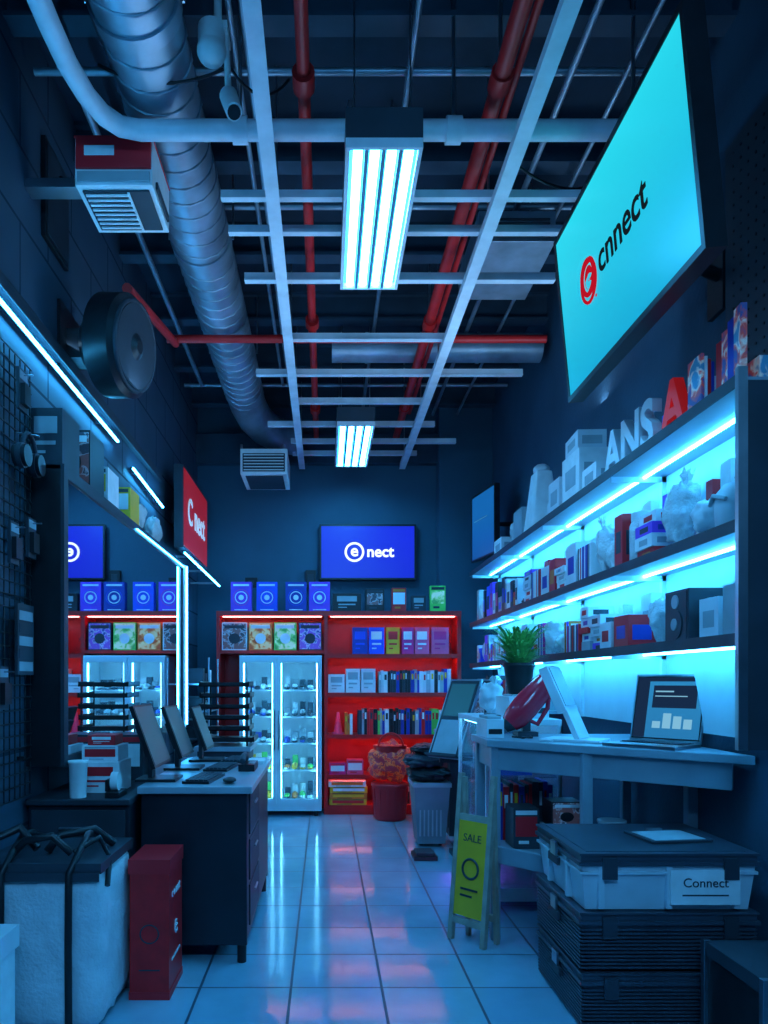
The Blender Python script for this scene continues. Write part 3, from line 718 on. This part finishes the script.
def carton(name,x,y,z,w,d,h,yaw=0,b=None,lab=None):
    m=MB(name); m.M=RZ((x,y,z),yaw); b=b or M_cream; lab=lab or M_grey
    m.box(-w/2,w/2,-d/2,d/2,0,h,b); m.box(-w/2-.001,-w/2,-d*.3,d*.3,h*.3,h*.7,lab); m.box(-w*.35,w*.35,-d/2-.001,-d/2,h*.25,h*.7,lab)
    m.box(-w/2,w/2,-.012,.012,h,h+.001,M_grey)
    return m.done(.003)
def speaker(x,y,z,w,d,h,yaw,b=None):
    m=MB('bookshelf_speaker'); m.M=RZ((x,y,z),yaw); b=b or M_black
    m.box(-w/2,w/2,-d/2,d/2,0,h,b)
    m.M=m.M@frame((-w/2,0,h/2),(0,-1,0),(0,0,1)); m.box(-d*.45,d*.45,-h*.46,h*.46,0,.004,M_dark); m.cyl((0,-h*.15,0),(0,-h*.15,.008),d*.3,M_dark,n=20); m.cyl((0,-h*.15,.006),(0,-h*.15,.012),d*.12,M_grey,n=16); m.cyl((0,h*.28,0),(0,h*.28,.008),d*.14,M_grey,n=16)
    m.done(.004)
def coil(x,y,z,r,mt):
    m=MB('cable_coil')
    for k in range(4): m.tube([(x+(r-.008*(k%2))*math.cos(t),y+(r-.008*(k%2))*math.sin(t),z+.009+k*.013) for t in [2*math.pi*i/20 for i in range(20)]],.008,mt,6,closed=True)
    m.done()
def jar(name,x,y,z,r,h,mt,lid):
    m=MB(name); m.lathe([(r*.85,0),(r,.02),(r,h*.75),(r*.8,h*.85)],(x,y,z),mt); m.lathe([(r*.85,h*.85),(r*.85,h)],(x,y,z),lid); m.done()
def fan(x,y,z):
    m=MB('desk_fan'); m.lathe([(.05,0),(.05,.012),(.012,.02),(.01,.09)],(x,y,z),M_white)
    m.cyl((x-.03,y,z+.15),(x+.02,y,z+.15),.07,M_white,n=24); m.cyl((x-.033,y,z+.15),(x-.03,y,z+.15),.055,M_grey,n=20); m.cyl((x-.04,y,z+.15),(x-.03,y,z+.15),.015,M_white,n=10); m.done()
LAB=[M_grey,M_dark,M_navy,M_pred,P2,M_mag,M_blue,M_org,M_grey,M_dark]
def boxpile(x,y,z,d,h):
    m=MB('small_box_pile'); zz=z+.001
    while zz<z+h-.03:
        t=R.uniform(.03,.06); o=R.uniform(-.01,.01); ww=R.uniform(.10,.14)
        m.box(x-ww/2+o,x+ww/2+o,y-d/2+.005+o*.3,y+d/2-.005+o*.3,zz,zz+t,R.choice([M_cream,M_white,M_cream,M_grey,M_pred,M_viol])); m.box(x-ww/2+o-.001,x-ww/2+o,y-d*.25,y+d*.2,zz+t*.25,zz+t*.7,R.choice(LAB)); m.box(x-ww*.3+o,x+ww*.3+o,y-d/2+.004+o*.3,y-d/2+.005+o*.3,zz+t*.25,zz+t*.7,R.choice(LAB)); zz+=t+.0005
    m.done()
def clampack(x,y,z,d,h):
    m=MB('clamshell_pack'); n=max(2,int(d/.03))
    for i in range(n):
        yy=y-d/2+d*(i+.5)/n; c=R.choice(LAB)
        m.box(x-.05,x+.06,yy-.004,yy+.004,z+.001,z+h,c); m.box(x-.035,x+.045,yy-.012,yy-.004,z+.02,z+h*.6,M_plast); m.box(x-.04,x+.05,yy-.0055,yy-.004,z+h*.72,z+h*.92,M_pwhite)
        m.box(x-.0515,x-.05,yy-.003,yy+.003,z+.01,z+h*.9,M_pwhite)
    m.done()
def goods(z,y0,y1,hmax,seed):
    R.seed(seed); y=y0
    while y<y1-.12:
        k=R.random(); x=R.uniform(1.385,1.40)
        if k<.24:
            d=R.uniform(.10,.2); carton('carton',x,y+d/2,z+.001,R.uniform(.11,.14),d*.92,R.uniform(.45,.9)*hmax,R.uniform(-3,3),R.choice([M_cream,M_white,M_cream,M_navy,M_pred]),R.choice(LAB+[M_pwhite]))
        elif k<.36:
            d=R.uniform(.13,.2); plastic_bag('plastic_bag',x,y+d/2,z,d*.46,R.uniform(.5,.95)*hmax,R.uniform(0,50),R.choice([M_plast,M_plast,M_white]))
        elif k<.58:
            d=R.uniform(.12,.18); boxpile(x,y+d/2,z,d,R.uniform(.45,.85)*hmax)
        elif k<.62:
            d=.13; coil(x,y+d/2,z,.055,R.choice([M_white,M_black,M_grey]))
        elif k<.76:
            d=R.uniform(.10,.18); clampack(x,y+d/2,z,d,R.uniform(.55,.8)*hmax)
        elif k<.82:
            d=.12; jar('storage_jar',x,y+d/2,z+.001,.05,R.uniform(.5,.85)*hmax,M_plast,M_white)
        elif k<.86:
            d=.15; speaker(x,y+d/2,z+.001,.12,.12,.6*hmax,R.uniform(-5,5),M_dark)
        elif k<.90:
            d=.16; fan(x,y+d/2,z+.001)
        else:
            d=.2; m=MB('disc_case_row'); yy=y
            while yy<y+d-.02: m.box(x-.06,x+.06,yy,yy+.014,z+.001,z+.001+.17*hmax/.3,R.choice([M_cream,M_dark,M_navy,M_pred,M_grey])); yy+=.016
            m.done()
        y+=d+R.uniform(.002,.012)
def small_mass(name,z,y0,y1,hmax,seed,xa=1.34,dep=(.1,.18)):
    R.seed(seed); m=MB(name); y=y0
    while y<y1-.05:
        w=R.uniform(.05,.12); h=R.uniform(.4,.95)*hmax; c=R.choice([M_cream,M_white,M_grey,M_cream,M_plast,M_white,M_dark,M_pred,M_cream,M_blue,M_viol]); dd=R.uniform(*dep)
        if R.random()<.75: m.box(xa,xa+dd,y,y+w*.94,z+.001,z+h,c); m.box(xa-.002,xa,y+w*.2,y+w*.75,z+h*.3,z+h*.7,R.choice(LAB))
        else: m.ball((xa+dd*.5,y+w/2,z+h/2+.001),(dd*.48,w*.47,h/2),c,12,8)
        y+=w
    m.done()
goods(1.72,3.05,5.2,.33,11); small_mass('boxed_accessories',1.72,5.22,6.6,.3,3)
goods(1.36,3.3,5.2,.27,21); small_mass('boxed_accessories',1.36,5.22,6.6,.25,4)
small_mass('boxed_accessories',1.72,2.5,5.2,.34,31,1.49,(.04,.06)); small_mass('boxed_accessories',1.36,3.2,5.2,.28,32,1.49,(.04,.06))
small_mass('boxed_accessories',1.02,4.9,6.6,.26,41)
plastic_bag('plastic_bag',1.40,2.93,1.72,.085,.28,8.8); plastic_bag('plastic_bag',1.40,2.72,1.72,.08,.16,9.9,M_white)
m=MB('rice_cooker'); m.lathe([(.05,0),(.075,.02),(.08,.11),(.075,.13),(.05,.16),(.015,.17)],(1.40,2.53,1.721),M_white); m.lathe([(.012,.168),(.018,.185),(.001,.19)],(1.40,2.53,1.721),M_grey); m.tube([(1.325,2.48,1.82),(1.31,2.53,1.84),(1.325,2.58,1.82)],.008,M_grey,8); m.done()
speaker(1.42,2.86,1.361,.16,.19,.20,0,M_dark); carton('carton',1.43,2.66,1.361,.14,.13,.15,0,M_white); plastic_bag('plastic_bag',1.40,3.08,1.36,.08,.20,2.9); carton('carton',1.43,2.48,1.361,.15,.15,.18,0,M_grey)
m=MB('poster_book_display')
for i in range(4): m.M=RZ((1.33+.012*i,2.415+i*.055,2.176),-8+i*4); m.box(0,.02,-.02,.035,0,.25-.012*i,[P2,M_navy,P2,M_pred][i])
m.M=Matrix.Identity(4); m.box(1.39,1.46,2.40,2.62,2.176,2.26,P2); m.done()
m=MB('magazine_stack'); m.box(1.34,1.48,2.66,2.76,2.176,2.20,M_dark)
for i in range(4): m.box(1.335+.012*i,1.345+.012*i,2.66,2.76,2.201,2.38-.01*i,[P2,M_cream,M_pred,M_navy][i])
m.done()
m=MB('channel_letter'); m.M=F_left((1.36,2.90,2.276)); m.text('A',.28,0,0,0,mat('letter_red',(.7,.02,.02),.4,em=(.6,.01,.01),es=.22,var=0),.02,bold=.008)
m.ground(2.177); m.done()
m=MB('channel_letters'); m.M=F_left((1.36,3.33,2.28)); m.text('ANS',.28,0,0,0,M_white,.02,bold=.008)
m.ground(2.177); m.done()
small_mass('boxed_accessories',2.175,2.72,6.2,.27,51,1.515,(.04,.06))
carton('carton',1.41,3.78,2.176,.16,.20,.12,0,M_cream); carton('carton',1.41,4.05,2.176,.17,.28,.26,0,M_cream,M_grey); carton('carton',1.41,4.06,2.438,.15,.24,.10,-3,M_white)
m=MB('tower_humidifier'); m.taper((1.40,4.85,2.176),(.18,.24),(1.40,4.85,2.56),(.10,.14),M_cream); m.lathe([(.05,0),(.055,.03),(.03,.05)],(1.40,4.85,2.56),M_white); m.done(.012,3)
carton('carton',1.41,4.36,2.176,.16,.2,.2,0,M_white); jar('storage_jar',1.42,4.60,2.177,.055,.16,M_white,M_cream); carton('carton',1.41,5.2,2.176,.15,.22,.22,0,M_grey); plastic_bag('plastic_bag',1.42,5.5,2.176,.08,.22,31); carton('carton',1.41,5.8,2.176,.15,.24,.13,0,M_cream)

# ================================================================ RIGHT TVs
S_cyan=screenmat('screen_cyan',(.0,.25,.44),(.015,.50,.62),1.0,'Z',-.1,.7)
def t2(m):
    m.ring((-.26,.02,.004),.066,.010,E_red); m.ring((-.26,.0,.004),.078,.007,E_red); m.text('e',.16,-.26,.03,.004,E_red,.001,bold=.008); m.text('cnnect',.165,.07,.02,.004,E_dark,.001,bold=.002)
    m.text('.',.1,-.2,-.06,.004,E_red,.001)
xd=(0,-1,0); yd=(-.067,0,.70)
m=tvobj('signage_screen',frame((1.084,2.81,2.85),xd,yd),1.19,.69,S_cyan,t2,.06,.022)
m.M=Matrix.Identity(4); m.cyl((1.17,2.85,2.85),(1.36,2.9,2.85),.025,M_black,n=12); m.cyl((1.36,2.9,2.85),(1.58,3.02,2.85),.025,M_black,n=12); m.box(1.58,XR,2.98,3.1,2.7,3.0,M_black); m.done(.003)
S_dim=screenmat('screen_dim',(.0,.03,.16),(.005,.10,.34),.9)
m=tvobj('hanging_monitor',frame((1.34,6.36,2.54),(.08,-.48,0),(0,0,1)),.50,.54,S_dim,lambda m:m.box(-.2,.1,.05,.06,.003,.004,M_grey),.04,.015)
m.M=Matrix.Identity(4); m.cyl((1.37,6.4,2.55),(XR,6.4,2.55),.02,M_black,n=10); m.done(.003)

# ================================================================ WORKBENCH
M_bench=mat('bench_grey_blue',(.26,.33,.39),.4,var=.12)
A=(.76,3.52);B=(1.585,2.76)
m=MB('workbench')
top=[A,B,(1.585,3.90),(.76,3.90)]
m.prism(top,.905,.94,M_bench)
def beam(mb,p,q,z0,z1,t,mt):
    p=Vector((p[0],p[1],0)); q=Vector((q[0],q[1],0)); d=(q-p).normalized(); n=Vector((-d.y,d.x,0))*t/2
    mb.prism([(p-n)[:2],(q-n)[:2],(q+n)[:2],(p+n)[:2]],z0,z1,mt)
A2=(.80,3.53);B2=(1.55,2.85)
beam(m,A2,B2,.80,.904,.02,M_bench); beam(m,A2,(.80,3.87),.80,.904,.02,M_bench)
for p in(A2,(.80,3.87),(1.56,3.20),(1.55,3.87)): m.box(p[0]-.022,p[0]+.022,p[1]-.022,p[1]+.022,0,.905,M_bench)
m.box(1.10,1.144,3.20,3.244,.43,.905,M_bench)
m.prism([(.79,3.50),(1.08,3.18),(1.57,3.18),(1.57,3.88),(.79,3.88)],.40,.43,M_bench)
beam(m,(.79,3.50),(1.08,3.18),.37,.45,.02,M_bench)
beam(m,(.80,3.53),(.80,3.87),.08,.12,.03,M_bench)
m.done(.004)
pbox('product_box',.88,1.0,3.50,3.66,.432,.62,M_dark,'cam',1,M_pred,M_cream); pbox('product_box',1.03,1.2,3.42,3.6,.432,.54,M_grey,'cam',2,M_cream); pbox('product_box',1.04,1.18,3.44,3.58,.542,.66,M_black,'cam',3,P5)
bookrow('magazine_row',.86,1.15,3.70,.431,.3,[M_dark,M_pred,M_grey,M_navy])
m=MB('paint_can'); m.lathe([(.06,0),(.06,.14),(.064,.145),(.064,.155),(.05,.155)],(1.3,3.4,.431),M_grey); m.done()

m=MB('sandwich_board_sign')
M_wood=mat('pale_wood',(.38,.34,.28),.5,var=.2,vs=14)
T0=RZ((.655,3.47,0),-50)
T=T0@Matrix.Rotation(math.radians(-6),4,'X')
m.M=T
for x in(-.095,.095): m.box(x-.012,x+.012,-.012,.012,.0,.78,M_wood)
m.box(-.083,.083,-.01,.01,.08,.11,M_wood); m.box(-.083,.083,-.01,.01,.56,.59,M_wood)
m.box(-.083,.083,-.008,.004,.12,.56,M_yel)
m.M=T@F_cam((0,-.009,.34)); m.text('SALE',.05,0,.14,0,M_dark,.001); m.ring((0,0,0),.045,.006,M_dark); m.box(-.05,.05,-.10,-.09,0,.002,M_dark); m.box(-.05,.02,-.13,-.12,0,.002,M_dark)
m.M=T0@Matrix.Translation((0,.10,0))@Matrix.Rotation(math.radians(2),4,'X')
for x in(-.07,.095): m.box(x-.01,x+.01,-.01,.01,.0,.76,M_wood)
m.box(-.07,.095,-.01,.01,.1,.13,M_wood)
m.ground(0); m.done()

def crate(z0,z1,body,label=None,lid=None,x0=.885,x1=1.505,y0=2.60,y1=3.14,name='storage_crate',ribs='h'):
    m=MB(name); h=z1-z0; zt=z1-.045
    m.taper(((x0+x1)/2,(y0+y1)/2,z0+.002),(x1-x0-.05,y1-y0-.05),((x0+x1)/2,(y0+y1)/2,zt),(x1-x0-.016,y1-y0-.016),body)
    m.box(x0-.004,x1+.004,y0-.004,y1+.004,zt,zt+.014,lid or body)
    m.box(x0+.004,x1-.004,y0+.004,y1-.004,zt+.014,z1-.010,lid or body)
    m.box(x0-.002,x1+.002,y0-.002,y1+.002,z1-.010,z1-.002,lid or body)
    m.box(x0+.03,x1-.03,y0+.03,y1-.03,z1-.002,z1,lid or body)
    if ribs=='h':
        n=11
        for k in range(n):
            z=z0+.012+(zt-z0-.02)*k/n; m.box(x0+.005,x1-.005,y0+.001,y0+.03,z,z+.007,body); m.box(x0+.001,x0+.03,y0+.005,y1-.005,z,z+.007,body)
    else:
        for k in (.12,.5,.88):
            x=x0+(x1-x0)*k; m.box(x-.01,x+.01,y0+.001,y0+.03,z0+.01,zt,body)
        for k in (.3,.7):
            y=y0+(y1-y0)*k; m.box(x0+.001,x0+.03,y-.01,y+.01,z0+.01,zt,body)
        m.box(x0+.003,x1-.003,y0,y0+.03,zt-.03,zt-.02,body); m.box(x0,x0+.03,y0+.003,y1-.003,zt-.03,zt-.02,body)
    for x in(x0+.10,x1-.10): m.box(x-.025,x+.025,y0-.014,y0-.004,zt-.045,zt+.03,M_dark)
    m.box(x0-.014,x0-.004,(y0+y1)/2-.06,(y0+y1)/2+.06,zt-.05,zt-.02,M_dark); m.box(x0-.014,x0-.004,(y0+y1)/2-.03,(y0+y1)/2+.03,zt-.02,zt+.03,M_steel)
    if label:
        m.M=F_cam(((x0+x1)/2+.12,y0-.003,z0+h*.45)); m.box(-.12,.12,-.065,.055,0,.006,M_cream); m.text('Connect',.045,0,.01,.008,M_dark,.001); m.box(-.08,.08,-.035,-.03,.006,.007,M_dark)
    return m.done(.002)
M_bin=mat('bin_translucent',(.58,.66,.72),.3,var=.12)
M_crk=mat('crate_charcoal',(.05,.065,.09),.32,var=.15)
crate(0,.205,M_crk,x0=.89); crate(.206,.415,M_crk); crate(.416,.62,M_bin,True,M_crk,ribs='v')
m=MB('clipboard'); m.M=RZ((1.30,2.85,.622),8); m.box(-.12,.12,-.1,.1,0,.008,M_dark); m.box(-.1,.1,-.085,.075,.008,.010,M_grey); m.box(-.03,.03,.08,.1,.008,.018,M_steel); m.done()
m=MB('equipment_case'); m.box(1.28,1.55,2.18,2.52,.0,.30,M_black); m.box(1.275,1.555,2.175,2.525,.30,.345,M_dark)
m.tube([(1.36,2.17,.31),(1.36,2.14,.30),(1.46,2.14,.30),(1.46,2.17,.31)],.008,M_steel,6)
for x in(1.28,1.55):
    for y in(2.18,2.52): m.box(x-.012,x+.012,y-.012,y+.012,0,.35,M_steel)
m.done(.004)

S_lap=screenmat('screen_laptop',(.01,.08,.24),(.02,.20,.42),.9)
m=MB('laptop'); m.M=RZ((1.385,3.16,.941),-50)
m.box(-.155,.155,-.14,.09,0,.014,M_steel); m.box(-.135,.135,-.03,.07,.014,.016,M_black)
for r in range(4):
    for c in range(12): m.box(-.13+c*.0218,-.112+c*.0218,-.022+r*.022,-.004+r*.022,.016,.018,M_dark)
m.box(-.045,.045,-.12,-.05,.014,.015,M_grey)
m.M=m.M@Matrix.Translation((0,.09,.012))@Matrix.Rotation(math.radians(-14),4,'X')
m.box(-.155,.155,0,.008,0,.30,M_steel); m.box(-.148,.148,-.001,0,.012,.291,M_black); m.box(-.142,.142,-.002,-.001,.018,.285,S_lap)
S_ln=emit('laptop_ui_light',(.25,.6,.85),.6); S_dk=emit('laptop_ui_dark',(.01,.03,.08),.6)
m.box(-.142,.142,-.003,-.002,.268,.285,S_dk); m.box(-.142,-.09,-.003,-.002,.018,.268,S_dk)
m.box(-.07,.12,-.003,-.002,.15,.25,S_dk); m.box(-.06,.02,-.004,-.003,.22,.226,S_ln); m.box(-.06,.08,-.004,-.003,.20,.204,S_ln)
for i in range(4): m.box(-.06+.045*i,-.025+.045*i,-.004,-.003,.06,.06+.03+.012*(i*7%4),S_ln)
m.done()
m=MB('tablet_stand'); m.M=RZ((1.15,3.44,.941),-35)
m.box(-.13,.13,-.09,.09,0,.012,M_white)
m.M=m.M@Matrix.Translation((.03,.0,.01))@Matrix.Rotation(math.radians(-24),4,'Y')
m.box(-.012,.012,-.08,.08,0,.36,M_white); m.box(-.03,.012,-.09,.09,.14,.36,M_white); m.box(.012,.016,-.075,.075,.16,.35,M_grey)
m.done(.006,3)
m=MB('desk_cable')
m.tube([(.98,3.42,.948),(1.02,3.36,.948),(1.0,3.34,.948)],.005,M_white,6); m.tube([(.90,3.6,.948),(.93,3.52,.948),(.98,3.55,.948),(.99,3.62,.948)],.005,M_black,6); m.done()
m=MB('red_handheld_vacuum'); M_rg=mat('red_gloss',(.85,.02,.05),.2,var=0,coat=.5)
m.tube([(.92,3.74,1.0),(.95,3.74,1.03),(1.0,3.74,1.09),(1.07,3.74,1.17),(1.13,3.74,1.24),(1.155,3.74,1.275)],[.045,.062,.068,.062,.05,.03],M_rg,18)
m.cyl((.92,3.74,1.0),(.895,3.74,.975),.04,M_dark,r1=.022,n=14)
m.tube([(1.0,3.74,1.03),(1.06,3.74,1.0),(1.11,3.74,1.08),(1.12,3.74,1.18)],.012,M_rg,8)
m.box(.95,1.05,3.69,3.79,.941,.965,M_dark); m.box(.98,1.02,3.72,3.76,.965,1.04,M_dark); m.done()
m=MB('label_printer')
m.box(.775,.86,3.60,3.84,.941,1.03,M_white); m.box(.785,.85,3.595,3.6,.96,.985,M_black); m.box(.785,.85,3.62,3.82,1.03,1.045,M_grey); m.done(.006)
M_viled=emit('case_violet_led',(.5,.10,1),20)
m=MB('glass_display_case')
a0,a1,b0,b1=.85,1.25,3.96,4.78
for x in(a0,a1-.02):
    for y in(b0,b1-.02): m.box(x,x+.02,y,y+.02,0,.98,M_strut)
m.box(a0,a1,b0,b1,.05,.12,M_white); m.box(a0,a1,b0,b1,.98,1.01,M_white)
for z in(.40,.70): m.box(a0+.01,a1-.01,b0+.01,b1-.01,z,z+.008,M_glass2)
m.box(a0+.004,a0+.008,b0+.02,b1-.02,.12,.98,M_glass2); m.box(a0+.02,a1-.02,b0+.004,b0+.008,.12,.98,M_glass2); m.box(a1-.008,a1,b0,b1,.12,.98,M_white)
m.box(a0+.03,a0+.04,b0+.05,b1-.05,.968,.978,M_fled)
m.box(a0+.03,a0+.038,b0+.05,b1-.05,.125,.133,M_viled)
m.box(a0-.008,a0-.001,b0+.03,b1-.03,.055,.063,M_viled)
R.seed(5)
for z in(.12,.408,.708):
    y=b0+.06
    while y<b1-.15:
        w=R.uniform(.06,.13); m.box(a0+.08,a0+.26,y,y+w*.9,z+.001,z+R.uniform(.08,.2),R.choice([M_cream,M_blue,M_grey,M_dark,M_viol,M_plast])); y+=w+.01
m.done()
m=MB('receipt_printer'); m.box(.99,1.21,4.05,4.35,1.011,1.13,M_white); m.box(1.0,1.2,4.045,4.05,1.04,1.07,M_dark); m.box(1.02,1.18,4.1,4.3,1.13,1.14,M_grey); m.done(.008,3)
m=MB('potted_plant'); cx,cy,cz=1.085,4.2,1.141
m.lathe([(.055,0),(.062,.01),(.082,.15),(.088,.155),(.088,.175),(.076,.175),(.074,.15)],(cx,cy,cz),M_black)
m.cyl((cx,cy,cz+.13),(cx,cy,cz+.155),.07,M_soil,n=18)
R.seed(9)
for i in range(320):
    az=R.uniform(0,2*math.pi); rr=R.uniform(.03,.20); hh=R.uniform(.05,.22); base=Vector((cx+.03*math.cos(az),cy+.03*math.sin(az),cz+.15))
    d=Vector((math.cos(az),math.sin(az),0)); s=Vector((-d.y,d.x,0)); w=R.uniform(.005,.010)
    pts=[]; K=6
    for k in range(K+1):
        t=k/K; p=base+d*(rr*t**1.1)+Vector((0,0,hh*(2.2*t-1.4*t*t)*1.2)); ww=w*math.sin(math.pi*min(.98,.12+t*.88)); pts+= [p-s*ww,p+s*ww]
    m.add(pts,[(2*k,2*k+1,2*k+3,2*k+2) for k in range(K)],M_leaf,True)
m.done()
R.seed(4)
plastic_bag('plastic_bag',1.0,4.52,1.01,.09,.2,77,M_white)
m=MB('card_reader'); m.box(.87,.95,4.05,4.17,1.011,1.03,M_black); m.box(.88,.94,4.06,4.10,1.03,1.034,M_grey); m.box(.88,.94,4.11,4.16,1.03,1.036,M_dark); m.done(.003)

# back right
m=MB('base_cabinet'); m.box(.97,1.26,5.85,6.6,0,.76,M_dark); m.box(.96,1.265,5.83,6.62,.76,.79,M_top)
for i in range(2): m.box(.962,.97,5.88+i*.36,6.2+i*.36,.06,.73,M_desk)
m.done(.004)
m=MB('tablet_display_stand')
m.box(.88,1.16,4.95,5.32,0,.03,M_dark); m.box(1.0,1.04,5.1,5.16,.03,.80,M_black); m.box(.78,1.04,5.08,5.14,.66,.70,M_black)
for i,(x,y) in enumerate(((.79,5.0),(.92,5.10))):
    m.M=RZ((x,y,.70),-48)@Matrix.Rotation(math.radians(-26),4,'X')
    m.box(-.13,.13,-.01,.01,0,.58,M_steel); m.box(-.118,.118,-.014,-.01,.015,.565,M_dark); m.box(-.10,.10,-.017,-.014,.03,.27,S_mon if i else M_grey); m.box(-.10,.10,-.017,-.014,.30,.54,P5 if i else S_mon)
    m.box(-.13,.13,-.05,-.01,0,.012,M_dark)
m.done()
M_lbin=mat('bin_grey',(.20,.25,.29),.5)
m=MB('laundry_bin')
m.taper((.78,5.62,.02),(.20,.26),(.78,5.62,.44),(.26,.34),M_lbin); m.box(.64,.92,5.44,5.80,.44,.47,M_grey)
for i in range(6): m.box(.69+i*.03,.70+i*.03,5.478-.012,5.49,.08,.4,M_grey)
for x in(.71,.85):
    for y in(5.54,5.7): m.cyl((x,y,0),(x,y,.03),.015,M_black,n=8)
m.done()
m=MB('folded_black_coats'); 
softbox(m,.60,.94,5.42,5.82,.47,.58,M_black,6,amp=.10,p=3); softbox(m,.58,.90,5.44,5.78,.56,.68,M_dark,9,amp=.12,p=2.6); softbox(m,.64,.92,5.46,5.8,.66,.75,M_black,12,amp=.12,p=2.4)
m.ground(.471)
m.done()
m=MB('floor_cable_box'); m.box(.60,.76,5.05,5.25,.0,.03,M_black); m.box(.62,.74,5.07,5.23,.03,.05,M_dark); m.done(.004)

# ================================================================ CAMERA
cam=bpy.data.cameras.new('camera'); co=bpy.data.objects.new('camera',cam); COL.objects.link(co)
co.location=(0,0,1.22); co.rotation_euler=(math.radians(90),0,0)
cam.sensor_fit='VERTICAL'; cam.sensor_height=36; cam.lens=750/1024*36; cam.shift_x=59/1024; cam.shift_y=168/1024; cam.clip_start=.05
scene.camera=co
w=bpy.data.worlds.new('world'); scene.world=w; w.use_nodes=True; w.node_tree.nodes['Background'].inputs[0].default_value=(.01,.03,.06,1)
scene.view_settings.view_transform='Standard'; scene.view_settings.look='None'; scene.view_settings.exposure=.45
